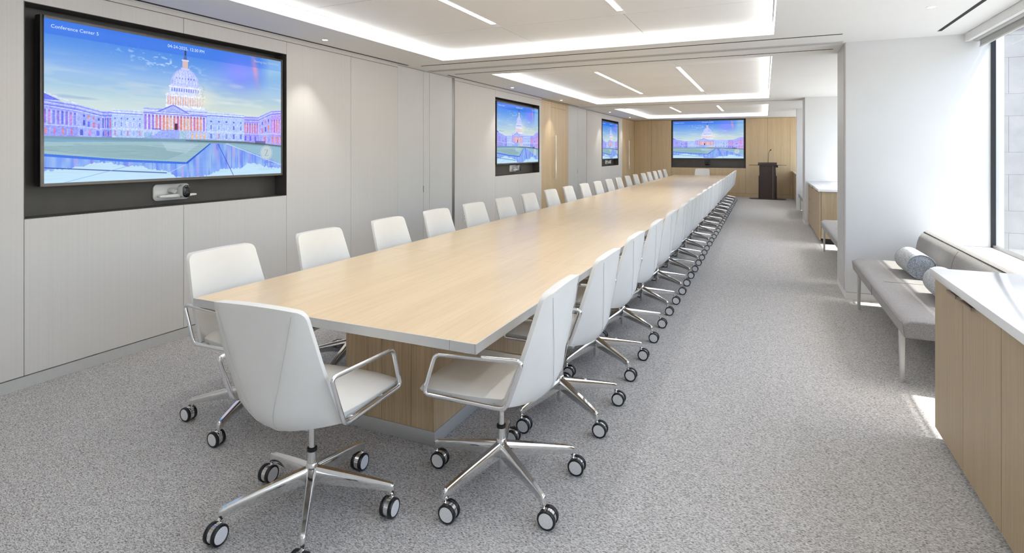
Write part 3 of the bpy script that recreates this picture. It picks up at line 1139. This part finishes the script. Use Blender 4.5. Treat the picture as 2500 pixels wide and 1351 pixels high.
    facade(.102, .181, .509, .541, GB, GB, (164, 178, 252), 3, (196, 210, 255), (dk,), (dk, pnk, blu))
    for i, xx_ in enumerate((.118, .133, .149, .166)):
        f = (xx_ - .102) / .079
        yt = .509 + .032 * f
        rect(xx_, yt + .055, xx_ + .006, yt + .070, (dk, org, red, dk)[i], .8)
        rect(xx_, yt + .092, xx_ + .007, yt + .125, (dk, blu, red, vio)[i], .8)
    facade(.181, .213, .541, .538, GB, GB, (140, 150, 248), 4, (180, 192, 255), (dk, vio, dk, red), (dk, red))
    windows(.213, .325, .524, GB, 5, (84, 108, 226), [(84, 108, 226), (96, 126, 232), (190, 204, 255), (120, 150, 236)], [(206, 120, 160), (110, 140, 232), (190, 110, 150), (150, 176, 244)])
    windows(.598, .786, .500, .722, 5, (70, 98, 216), [(84, 120, 230), (112, 160, 228), (140, 190, 236), (70, 96, 216)], [(80, 100, 214), (200, 130, 176), (120, 140, 210), (90, 90, 200)])
    facade(.786, .868, .512, .508, .724, .730, (158, 150, 250), 6, (214, 204, 255), ((230, 130, 140), red, (200, 110, 190)), (dk, (176, 186, 252)))
    facade(.868, .940, .504, .448, .730, .742, (176, 176, 252), 3, (200, 205, 255), (vio,), ((150, 160, 250), red))
    for i in range(3):
        xx_ = .884 + .018 * i
        yt = .492 - .014 * i
        rect(xx_, yt + .06, xx_ + .006, yt + .085, (dk, red, dk)[i], .8)
        rect(xx_, yt + .115, xx_ + .007, yt + .155, (red, dk, org)[i], .75)
    facade(.940, 1.0, .448, .436, .742, .752, (182, 158, 248), 4, (214, 196, 255), (pnk, (196, 90, 200), org), (org, gold))
    poly([(0, .452), (.05, .492), (0, .492)], (104, 116, 242))
    line(0, .447, .10, .506, (214, 224, 255), .0022)
    # centre block
    rect(.327, .497, .598, GB + .006, (176, 186, 253))
    for q in np.arange(.327, .598, .0046):
        rect(q, .500, q + .0014, .511, (140, 156, 246), .7)
    rect(.327, .511, .598, .518, (222, 232, 255))
    rect(.327, .530, .598, .536, (108, 112, 232))
    gaps = [org, (240, 130, 120), (250, 160, 104), red, gold]
    for i in range(18):
        xa = .331 + .262 * i / 18
        rect(xa, .545, xa + .0088, .650, gaps[(i * 7) % 5] if 2 < i < 17 else vio, .7)
        rect(xa, .545, xa + .0088, .560, (120, 80, 190), .4)
        rect(xa + .0088, .540, xa + .0146, .654, (226, 232, 255))
        rect(xa + .0124, .540, xa + .0146, .654, (176, 180, 250), .8)
    rect(.327, .652, .598, GB + .006, (186, 202, 250))
    for i in range(4):
        rect(.525 + .019 * i, .672, .534 + .019 * i, .708, gold, .8)
    for k in (.66, .675, .69):
        rect(.327, k, .598, k + .0015, (160, 180, 246), .6)
    poly([(.376, .524), (.447, .459), (.520, .524)], (122, 130, 246))
    poly([(.392, .520), (.447, .470), (.504, .520)], (182, 196, 253))
    for i in range(9):
        h_ = .02 * (1 - abs(i - 4) / 5)
        rect(.418 + .0065 * i, .516 - h_ - .008, .4215 + .0065 * i, .516, (140, 152, 246), .7)
    rect(.376, .522, .520, .532, (214, 224, 255))
    rect(.452, .600, .466, .650, (70, 40, 70), .9)
    poly([(.398, .652), (.470, .646), (.476, .718), (.345, .716)], (142, 162, 246))
    for k in range(9):
        line(.392 - .0055 * k, .660 + .0065 * k, .472, .656 + .0068 * k, (184, 200, 255), .0009, .7)
    rect(.472, .655, .503, .718, (168, 200, 226))
    rect(.330, .672, .362, .714, (150, 184, 232))
    rect(.362, .640, .398, .650, (90, 96, 210), .6)
    # dome
    cx = .4985

    def ell(xc, yc, rx, ry, c, a=1.0):
        nonlocal im
        m = (((u - xc) / rx) ** 2 + ((v - yc) / ry) ** 2 < 1) & (v <= yc)
        im[m] = im[m] * (1 - a) + np.array(c) / 255 * a
    rect(cx - .068, .470, cx + .094, .500, (208, 220, 255))
    rect(cx - .084, .462, cx + .086, .484, (226, 234, 255))
    poly([(.376, .524), (.447, .459), (.520, .524)], (122, 130, 246))
    poly([(.392, .520), (.447, .470), (.504, .520)], (182, 196, 253))
    for i in range(9):
        h_ = .02 * (1 - abs(i - 4) / 5)
        rect(.418 + .0065 * i, .516 - h_ - .008, .4215 + .0065 * i, .516, (140, 152, 246), .7)
    rect(cx - .080, .400, cx + .080, .464, (236, 186, 150))
    for i in range(15):
        xa = cx - .081 + .160 * i / 15
        rect(xa, .398, xa + .0062, .466, (226, 231, 255))
        rect(xa + .0040, .398, xa + .0062, .466, (170, 176, 250), .7)
    rect(cx - .084, .386, cx + .084, .400, (226, 232, 255))
    ell(cx, .388, .083, .030, (214, 222, 255))
    rect(cx - .068, .332, cx + .068, .366, (204, 214, 255))
    for i in range(12):
        xa = cx - .062 + .124 * i / 12
        rect(xa + .003, .338, xa + .0075, .363, (112, 126, 228))
    rect(cx - .071, .324, cx + .071, .333, (230, 235, 255))
    rect(cx - .066, .312, cx + .066, .325, (196, 206, 255))
    ell(cx, .314, .063, .128, (190, 202, 255))
    for i in range(-5, 6):
        for k in range(40):
            t = k / 39
            y_ = .312 - .124 * t
            xr = math.sqrt(max(0, 1 - t * t)) * .061 * math.sin(i / 5.5 * PI / 2)
            rect(cx + xr - .0010, y_ - .004, cx + xr + .0012, y_, (146, 162, 247), .75)
    for i in range(-3, 4):
        rect(cx + i * .0125 - .0018, .256, cx + i * .0125 + .0020, .270, (74, 88, 204), .9)
    ell(cx - .02, .300, .030, .09, (226, 232, 255), .25)
    rect(cx - .0185, .182, cx + .0185, .196, (196, 202, 252))
    rect(cx - .0125, .128, cx + .0125, .184, (250, 208, 150))
    for i in range(5):
        rect(cx - .0135 + .0058 * i, .128, cx - .0135 + .0058 * i + .0026, .184, (160, 158, 224))
    rect(cx - .0155, .120, cx + .0155, .130, (214, 212, 244))
    poly([(cx - .0085, .120), (cx + .0085, .120), (cx + .0035, .086), (cx - .0035, .086)], (84, 98, 168))
    rect(cx - .0034, .050, cx + .0036, .088, (38, 50, 100))
    # the low sun glows to the right of the dome
    im = mix(im, (228, 230, 216), np.exp(-((u - cx - .082) / .045) ** 2 - ((v - .40) / .09) ** 2) * .75 * (v < .48))
    # building texture
    zone = (np.abs(im - sky0).sum(-1) > .12) & (v > .20) & ((np.abs(u - cx) < .09) | (v > .44))
    k_ = np.where(zone, .90 + .2 * tex, 1.0)[..., None]
    im = im * k_
    # lawn, pools, reflections
    poly([(0, GB), (.6, GB), (.786, .722), (1, .752), (1, .768), (.7, .738), (0, .728)], (116, 150, 172), .8)
    poly([(.50, .722), (.786, .726), (1, .754), (1, .762), (.78, .738), (.50, .728)], (96, 96, 92), .85)
    rect(.845, .716, .905, .742, (60, 66, 110), .6)
    poly([(0, .748), (.42, .736), (.615, .742), (.503, .888), (.25, .862), (0, .822)], (158, 190, 200), .95)
    poly([(0, .775), (.30, .760), (.52, .80), (.42, .868), (.2, .846), (0, .80)], (130, 164, 172), .5)
    poly([(.40, .745), (.56, .75), (.50, .82), (.42, .80)], (190, 212, 228), .5)
    for k in range(70):
        xa, y_ = rg.rand() * .55, .745 + rg.rand() * .1
        rect(xa, y_, xa + .02 + rg.rand() * .06, y_ + .002, (178, 204, 210) if k % 2 else (112, 146, 156), .4)
    poly([(0, .820), (.25, .860), (.503, .886), (.612, .742), (.618, .744), (.508, .902), (.25, .876), (0, .836)], (56, 112, 228), .95)
    rgx = [0, .05, .10, .16, .21, .24, .30, .33, .36, .41, .45, .47, .50, .53, .56, .60, .64, .66, .70, .78, .80, .86, .92, 1]
    rgy = [.925, .915, .905, .880, .882, .900, .905, .915, .935, .945, .975, 1, 1, 1, 1, .99, .97, .95, .945, .94, .90, .915, .945, .955]
    lim = np.interp(u, rgx, rgy)
    n3 = smooth_noise(150, 14)
    top = np.interp(u, [0, .25, .505, .615, .70, .786, 1], [.836, .876, .902, .745, .745, .80, .89])
    m = (v > top) & (v < lim + (n3 - .5) * .02)
    refl = mix(np.ones((Hh, W, 3)) * np.array((112, 150, 250)) / 255, (160, 194, 242), smooth_noise(70, 12))
    refl = mix(refl, (206, 160, 230), np.clip((smooth_noise(120, 5) - .62) * 4, 0, 1) * .6)
    refl = mix(refl, (84, 104, 236), np.clip((smooth_noise(160, 8) - .6) * 4, 0, 1) * .5)
    im[m] = refl[m] * .85 + im[m] * .15
    m = (v > np.maximum(.866, top)) & (v >= lim + (n3 - .5) * .02)
    im[m] = (im * .35 + np.array((190, 212, 224)) / 255 * .75)[m]
    poly([(.69, .742), (1, .770), (1, .92), (.86, .83)], (150, 188, 204), .75)
    for k in range(40):
        xa, y_ = .72 + rg.rand() * .26, .755 + rg.rand() * .11
        if y_ < .742 + (xa - .69) * .57:
            rect(xa, y_, xa + .03, y_ + .002, (176, 206, 216), .5)
    line(.69, .742, 1.0, .925, (222, 234, 248), .0014, .85)
    line(.612, .745, .505, .893, (40, 84, 204), .002, .9)
    line(.650, .745, .728, 1.0, (50, 70, 190), .0014, .9)
    line(.503, .900, .40, .985, (200, 220, 252), .0012, .7)
    line(0, .905, .42, .962, (36, 62, 150), .0016, .9)
    line(.06, 1.0, .33, .880, (120, 166, 222), .0009, .8)
    # soften slightly, as a compressed picture on a screen
    b = im.copy()
    b[1:-1, 1:-1] = (im[1:-1, 1:-1] * 4 + im[:-2, 1:-1] + im[2:, 1:-1] + im[1:-1, :-2] + im[1:-1, 2:]) / 8
    im = b
    return np.clip(im, 0, 1)


pic = paint()
img = bpy.data.images.new('screen_picture', 1280, 720)
px = np.ones((720, 1280, 4), dtype=np.float32)
px[..., :3] = pic[::-1]
img.pixels.foreach_set(px.ravel())
img.update()
img.pack()
sm = bpy.data.materials.new('screen_picture')
sm.use_nodes = True
st = sm.node_tree
for n in list(st.nodes):
    st.nodes.remove(n)
ti_ = st.nodes.new('ShaderNodeTexImage')
ti_.image = img
ti_.extension = 'EXTEND'
em_ = st.nodes.new('ShaderNodeEmission')
em_.inputs['Strength'].default_value = 1.03 / 2 ** EXPO
gs_ = st.nodes.new('ShaderNodeBsdfGlossy')
gs_.inputs['Roughness'].default_value = 0.15
gs_.inputs['Color'].default_value = (0.02, 0.02, 0.02, 1)
ad_ = st.nodes.new('ShaderNodeAddShader')
out_ = st.nodes.new('ShaderNodeOutputMaterial')
st.links.new(ti_.outputs['Color'], em_.inputs['Color'])
st.links.new(em_.outputs[0], ad_.inputs[0])
st.links.new(gs_.outputs[0], ad_.inputs[1])
st.links.new(ad_.outputs[0], out_.inputs[0])
MATS['screen_picture'] = sm

DW, DH = 2.018, 1.142


def text(name, body, xc, zc, width, mat, parent, bold=0.0, y=-0.0025, space=1.0):
    """flat lettering fitted to a width, centred on (xc, zc)"""
    cu = bpy.data.curves.new(name, 'FONT')
    cu.body = body
    cu.size = 1.0
    cu.offset = bold
    cu.space_character = space
    cu.resolution_u = 3
    tmp = bpy.data.objects.new(name, cu)
    C.objects.link(tmp)
    dg = bpy.context.evaluated_depsgraph_get()
    dg.update()
    me = bpy.data.meshes.new_from_object(tmp.evaluated_get(dg))
    bpy.data.objects.remove(tmp)
    vs = [v.co.copy() for v in me.vertices]
    x0, x1 = min(v.x for v in vs), max(v.x for v in vs)
    z0, z1 = 0.0, 0.70
    k = width / (x1 - x0)
    for v, c in zip(me.vertices, vs):
        v.co = (xc + (c.x - (x0 + x1) / 2) * k, y, zc + (c.y - (z0 + z1) / 2) * k)
    me.materials.clear()
    me.materials.append(MATS[mat])
    me.name = name
    return ob(name, me, parent)


def make_display(label, loc, rz):
    d = thing('wall_display', label, 'screen', loc, rz, 'wall screens')
    hw, hh = DW / 2, DH / 2
    bz = 0.020
    fb = MB()
    fb.box(-hw, hw, 0.004, 0.06, -hh, hh)
    build('housing', fb, 'black_plastic', d, 0.002)
    fr = MB()
    fr.box(-hw, -hw + bz, -0.004, 0.004, -hh, hh).box(hw - bz * .8, hw, -0.004, 0.004, -hh, hh)
    fr.box(-hw + bz, hw - bz * .8, -0.004, 0.004, hh - bz, hh).box(-hw + bz, hw - bz * .8, -0.004, 0.004, -hh, -hh + bz)
    build('bezel', fr, 'bronze_metal', d, 0.001)
    x0, x1, z0, z1 = -hw + bz, hw - bz * .8, -hh + bz, hh - bz
    me = bpy.data.meshes.new('screen')
    me.from_pydata([(x0, 0, z0), (x1, 0, z0), (x1, 0, z1), (x0, 0, z1)], [], [(0, 1, 2, 3)])
    uv = me.uv_layers.new(name='UVMap')
    for i, c in enumerate(((0, 0), (1, 0), (1, 1), (0, 1))):
        uv.data[i].uv = c
    me.materials.append(sm)
    s = ob('screen', me, d)
    sw, shh = x1 - x0, z1 - z0

    def P(uu, vv):
        return x0 + uu * sw, z1 - vv * shh
    a, b = P(.094, .041)
    text('title_text', 'Conference Center 5', a, b, .147 * sw, 'text_white', s)
    a, b = P(.503, .036)
    text('clock_text', '04-24-2025, 12:30 PM', a, b, .160 * sw, 'text_white', s)
    a, b = P(.912, .036)
    text('key_text', 'Sharing key: GWRSMH', a, b, .146 * sw, 'text_soft', s)
    a, b = P(.910, .817)
    ring = MB().lathe([(0.066, -.0022), (0.071, -.0022), (0.071, -.0018), (0.066, -.0018), (0.066, -.0022)], axis='Y', origin=(a, 0, b), n=40)
    ring.cyl((a, -.0016, b), (a, -.0010, b), 0.061, n=40)
    build('logo_disc', ring, 'logo_pale', s)
    # serif letter in the disc
    zz = MB()
    zz.box(a - .022, a + .022, -.0030, -.0026, b + .0265, b + .030).box(a - .022, a + .022, -.0030, -.0026, b - .030, b - .0265)
    zz.box(a - .022, a - .019, -.0030, -.0026, b + .018, b + .030).box(a + .019, a + .022, -.0030, -.0026, b - .030, b - .018)
    zz.add([(a + .009, -.0030, b + .028), (a + .019, -.0030, b + .028), (a - .009, -.0030, b - .028), (a - .019, -.0030, b - .028)], [(0, 1, 2, 3)])
    build('logo_letter', zz, 'logo_grey', s)
    a, b = P(.912, .921)
    text('firm_text', 'ZUCKERMAN', a, b, .146 * sw, 'text_soft', s, 0.0, space=1.45)
    a, b = P(.912, .956)
    text('firm_text', 'SPAEDER', a, b, .092 * sw, 'text_soft', s, 0.0, space=1.45)
    return d


XT = -4.35
d0 = make_display('nearest wall screen, largest in view, showing a domed white building and pool', (XT, 3.043, 1.859), PI / 2)
dup(d0, (XT, 9.875, 1.859), PI / 2, 'second wall screen, in the grey wall before the nearer oak door')
dup(d0, (XT, 16.95, 1.859), PI / 2, 'third wall screen, narrowest in view, before the farther oak door')
d3 = dup(d0, (-1.803, YF + 0.02, 1.940), 0, 'far end wall screen set in the oak wall behind the table head')
d3.scale = (1.165, 1, 1.17)

# ------------------------------------------------------------------ conference cameras below the screens


def make_camera(label, loc, rz, dark=False):
    wm_, dm = ('black_plastic', 'black_gloss') if dark else ('white_plastic', 'black_gloss')
    c_ = thing('conference_camera', label, 'camera', loc, rz, 'video cameras below the screens')

    def rr(hw, hh, rad, y, n=6):
        out = []
        for cx_, cz_, a0 in ((hw - rad, hh - rad, 0), (-hw + rad, hh - rad, PI / 2), (-hw + rad, -hh + rad, PI), (hw - rad, -hh + rad, 1.5 * PI)):
            for k in range(n + 1):
                t = a0 + PI / 2 * k / n
                out.append(Vector((cx_ + rad * math.cos(t), y, cz_ + rad * math.sin(t))))
        return out
    pl = MB().loft([rr(.152, .066, .03, 0), rr(.152, .066, .03, -.012), rr(.145, .059, .026, -.016)])
    build('mount_plate', pl, wm_, c_)
    ar = MB().tube([(-.02, -.014, .012), (-.02, -.05, .012), (0.0, -.075, -.005)], 0.020, n=14, bend=.02)
    build('mount_arm', ar, wm_, c_)
    wg = MB().loft([[Vector((x, -.085 + sy * dy, -.026 + sz * dz)) for sy, sz in ((-1, 1), (1, 1), (1, -1), (-1, -1))]
                    for x, dy, dz in ((-.165, .006, .004), (-.155, .018, .007), (-.06, .026, .012), (.06, .026, .012), (.155, .018, .007), (.165, .006, .004))])
    build('base_wing', wg, wm_, c_, 0.003)

    def stad(y, r, hz, n=10, k=1.0):
        out = []
        for s, a0 in ((1, 0), (-1, PI)):
            for q in range(n + 1):
                t = a0 + PI * q / n
                out.append(Vector((.03 + r * k * math.cos(t), y, .008 + s * hz + r * k * math.sin(t))))
        return out
    hd = build('camera_head', MB().loft([stad(-.07, .024, .018), stad(-.085, .032, .02), stad(-.145, .034, .021), stad(-.150, .032, .021)]), wm_, c_)
    build('front_glass', MB().loft([stad(-.150, .031, .021), stad(-.156, .031, .021), stad(-.158, .027, .021)]), dm, hd)
    build('lens', MB().lathe([(0, -.1645), (.008, -.1645), (.012, -.162), (.013, -.158)], axis='Y', origin=(.03, 0, -.006), n=20), 'black_plastic', hd)
    return c_


XC = XL - 0.155
c0 = make_camera('white video camera on a wall plate below the nearest screen', (XC, 3.005, 1.187), PI / 2)
dup(c0, (XC, 9.84, 1.195), PI / 2, 'white video camera on a wall plate below the second screen')
dup(c0, (XC, 16.9, 1.195), PI / 2, 'white video camera on a wall plate below the third screen')
ck = make_camera('black video camera below the far end wall screen', (-1.80, YF + 0.12, 1.13), 0, True)
ck.scale = (.6, 1, 1.25)

# ------------------------------------------------------------------ small wall plates
for y, z, s in ((7.66, 0.478, 'low on the grey wall behind the fifth chair'), (10.83, 0.50, 'low on the grey wall just before the nearer oak door')):
    p_ = thing('outlet_plate', f'white power outlet plate {s}', 'outlet', (XL, y, z), PI / 2, 'wall outlets')
    build('plate', MB().box(-.036, .036, -.007, 0, -.058, .058), 'white_plastic', p_, 0.003)
    for dz in (-.02, .02):
        build('socket', MB().box(-.015, .015, -.0085, -.006, dz - .012, dz + .012), 'base_grey', p_, 0.002)

# ------------------------------------------------------------------ lectern
lc = thing('lectern', 'dark wood lectern with side shelves and gooseneck microphone before the oak wall', 'lectern', (0.085, 19.55, 0))


def rrx(hx, hy, rad, z, ox=0, oy=0, n=5):
    out = []
    for cx_, cy_, a0 in ((hx - rad, hy - rad, 0), (-hx + rad, hy - rad, PI / 2), (-hx + rad, -hy + rad, PI), (hx - rad, -hy + rad, 1.5 * PI)):
        for k in range(n + 1):
            t = a0 + PI / 2 * k / n
            out.append(Vector((ox + cx_ + rad * math.cos(t), oy + cy_ + rad * math.sin(t), z)))
    return out


build('base_plate', MB().loft([rrx(.54, .22, .16, 0), rrx(.54, .22, .16, .014), rrx(.50, .18, .13, .026)]), 'espresso_wood', lc)
build('lower_column', MB().loft([rrx(.262, .17, .04, .02), rrx(.262, .17, .04, .745)]), 'espresso_wood', lc)
build('upper_column', MB().loft([rrx(.240, .15, .035, .745), rrx(.240, .15, .035, 1.075)]), 'espresso_wood', lc)
build('trim_strip', MB().box(.14, .165, -.172, -.168, .03, 1.07), 'bronze_metal', lc)
build('side_shelf', MB().loft([rrx(.545, .19, .13, 1.083), rrx(.545, .19, .13, 1.095)]), 'smoked_glass', lc)
build('reading_top', MB().loft([[Vector((-.285, -.19, 1.096)), Vector((.27, -.19, 1.096)), Vector((.27, .19, 1.096)), Vector((-.285, .19, 1.096))],
                                [Vector((-.28, -.18, 1.178)), Vector((.265, -.18, 1.178)), Vector((.265, .18, 1.115)), Vector((-.28, .18, 1.115))]]), 'espresso_wood', lc, 0.008)
build('control_box', MB().box(.22, .30, -.17, .1, 1.02, 1.083), 'black_plastic', lc, 0.004)
mk = build('microphone', MB().tube([(.015, -.1, 1.16), (.022, -.1, 1.35), (.028, -.1, 1.47), (.05, -.11, 1.525), (.075, -.12, 1.56)], .006, n=8, bend=.04), 'black_plastic', lc)
build('capsule', MB().tube([(.072, -.12, 1.555), (.105, -.13, 1.588)], .016, n=12), 'black_plastic', mk)

# ------------------------------------------------------------------ window credenzas: cabinet units, each with two doors, under one worktop


def cabinet(y0, y1, label, xf=0.823, end_panel=False, drawers=False):
    c_ = thing('sideboard_cabinet', label, 'cabinet', (xf, (y0 + y1) / 2, 0), 0, 'oak sideboard cabinets')
    h = (y1 - y0) / 2
    build('carcass', MB().box(0.025, XSI - xf - .002, -h + .0005, h - .0005, 0.085, 0.858), 'oak_cabinet', c_)
    build('toe_kick', MB().box(0.06, XSI - xf - .01, -h + .002, h - .002, 0, 0.085), 'dark_reveal', c_)

    def pull(y, parent, z):
        p = MB()
        p.box(-.018, .0195, y - .07, y + .07, z - .0035, z).box(-.018, -.0155, y - .07, y + .07, z - .014, z)
        build('handle', p, 'copper_pull', parent, 0.0008)
    if drawers:
        zz_ = [0.06, 0.325, 0.59, 0.852]
        for a, b in zip(zz_[:-1], zz_[1:]):
            d = build('drawer', MB().box(0, .02, -h + .0015, h - .0015, a + .0015, b - .0015), 'oak_cabinet', c_)
            pull(0, d, b - .004)
    else:
        for s in (-1, 1):
            d = build('door', MB().box(0, .02, min(s * h, 0) + .0012, max(s * h, 0) - .0012, 0.06, 0.852), 'oak_cabinet', c_)
            pull(s * .105, d, 0.849)
    return c_


cabinet(2.705, 3.608, 'oak sideboard cabinet nearest the window bench, at the counter\'s far end')
cabinet(1.80, 2.703, 'oak sideboard cabinet at the right picture edge, next to the counter\'s last one')


def worktop(y0, y1, label, x0=0.803):
    o = ob('worktop', MB().box(0, XSI - x0 - .002, -(y1 - y0) / 2, (y1 - y0) / 2, 0, 0.038).mesh('worktop', 'quartz', 0.002), None, (x0, (y0 + y1) / 2, 0.8605))
    return tag(o, label, 'worktop', 'white quartz worktops')


worktop(1.775, 3.625, 'white quartz worktop on the nearest oak sideboard at the right edge')
cabinet(10.43, 11.30, 'oak sideboard cabinet nearest the second bench in the middle bay')
cabinet(11.302, 12.17, 'middle oak sideboard cabinet in the middle bay')
cabinet(12.172, 12.98, 'oak drawer cabinet against the middle pier', drawers=True)
worktop(10.40, 12.99, 'white quartz worktop on the middle bay sideboard')
cabinet(16.56, 17.5, 'oak sideboard cabinet just behind the far pier')
cabinet(17.502, 18.4, 'second oak sideboard cabinet behind the far pier')
cabinet(18.402, 19.3, 'third oak sideboard cabinet behind the far pier')
cabinet(19.302, 20.2, 'oak drawer cabinet in the far corner beside the lectern', drawers=True)
worktop(16.56, 20.21, 'white quartz worktop on the farthest sideboard')

# ------------------------------------------------------------------ window benches


def bench(y0, y1, label):
    xb0 = 0.79
    b_ = thing('window_bench', label, 'bench', (xb0, (y0 + y1) / 2, 0), 0, 'upholstered window benches')
    h = (y1 - y0) / 2
    dx = 0.56
    sb = MB()
    SAx = [0, .02, .08, .3, .6, .85, 1]
    SBy = [-1, -.985, -.94, -.6, -.3, -.004, .004, .3, .6, .94, .985, 1]

    def st_(a, b):
        z = .468 - .030 * max(0, 1 - a / .10) ** 2 - .014 * max(0, (abs(b) - .93) / .07) ** 2
        return Vector((a * dx, b * h, z))

    def sbt(a, b):
        return Vector((.012 * (1 - min(1, a / .1)) + a * dx, b * h * .998, .345))
    build('seat', solid_grid(st_, sbt, SAx, SBy), 'bench_fabric', b_, 0.012, 3, 50)
    ps = MB().tube([(-.0005, -h + .02, .440), (-.0005, h - .02, .440)], .0022, n=6)
    ps.tube([(.03, -h + .001, .4425), (dx - .06, -h + .001, .4535)], .0022, n=6)
    ps.tube([(.002, 0, .35), (.0005, 0, .43), (.03, 0, .4555), (.1, 0, .4695), (dx - .1, 0, .4695)], .002, n=6)
    st2 = build('piping', ps, 'bench_fabric', b_)

    prof = [(.515, .455), (.520, .57), (.532, .655), (.549, .710), (.571, .748), (.600, .772), (.630, .780), (.656, .768), (.666, .735), (.666, .455)]

    def sec(y, k):
        cx_, cz_ = .585, .6
        return [Vector((cx_ + (x - cx_) * k, y, cz_ + (z - cz_) * (k if z > .5 else 1))) for x, z in prof]
    secs = [sec(-h + .004, .90), sec(-h + .014, .965), sec(-h + .04, 1.0), sec(-.003, 1), sec(.003, 1), sec(h - .04, 1.0), sec(h - .014, .965), sec(h - .004, .9)]
    bb = build('backrest', MB().loft(secs), 'bench_fabric', b_, 0, 2, 45)
    pp = MB().tube([(.565, -h + .002, .60), (.575, -h + .004, .715), (.582, -h + .045, .7605), (.583, 0, .7590), (.582, h - .045, .7605), (.575, h - .004, .715)], .0028, n=6, bend=.03)
    build('piping', pp, 'dark_reveal', bb)
    build('seam', MB().tube([(.5145, 0, .475), (.5195, 0, .57), (.5315, 0, .655), (.5485, 0, .710), (.5705, 0, .748)], .0018, n=6), 'bench_fabric', bb)
    for y in (-h + .2, h - .2):
        for x in (.035, .50):
            lg = MB().loft([[Vector((x + sx * .011, y + sy * .016, 0)) for sx, sy in ((-1, -1), (1, -1), (1, 1), (-1, 1))],
                            [Vector((x + sx * .015, y + sy * .026, .347)) for sx, sy in ((-1, -1), (1, -1), (1, 1), (-1, 1))]])
            build('leg', lg, 'brushed_steel', b_, 0.002)
    return b_


bench(4.20, 6.44, 'grey upholstered window bench between the nearest pier and the nearest sideboard')
bench(7.55, 9.84, 'grey upholstered window bench behind the nearest pier, mostly hidden')
bench(13.95, 16.1, 'small looking grey window bench between the middle and far piers')


def bolster(loc, rz, label):
    b_ = thing('bolster_cushion', label, 'cushion', loc, rz, 'bolster cushions on the near bench')
    r_, L = .102, .215
    build('cover', MB().lathe([(r_ * .96, -L), (r_, -L + .012), (r_ * 1.01, 0), (r_, L - .012), (r_ * .96, L)], axis='Y', n=40), 'bolster_weave', b_)
    for s in (-1, 1):
        build('end_cap', MB().lathe([(0, s * (L + .010)), (r_ * .5, s * (L + .008)), (r_ * .88, s * (L + .002)), (r_ * .96, s * L)], axis='Y', n=40), 'bolster_end', b_)
        ring = [(r_ * .97 * math.cos(t), s * L, r_ * .97 * math.sin(t)) for t in np.linspace(0, 2 * PI, 40, endpoint=False)]
        build('piping', MB().tube(ring, .003, n=6, closed=True), 'bolster_end', b_)
    return b_


bz_ = .4695 + .103
bolster((1.165, 5.725, bz_), 0.02, 'grey blue woven bolster in the middle of the near bench')
bolster((1.165, 4.80, bz_), -0.02, 'grey blue woven bolster half hidden by the counter corner')
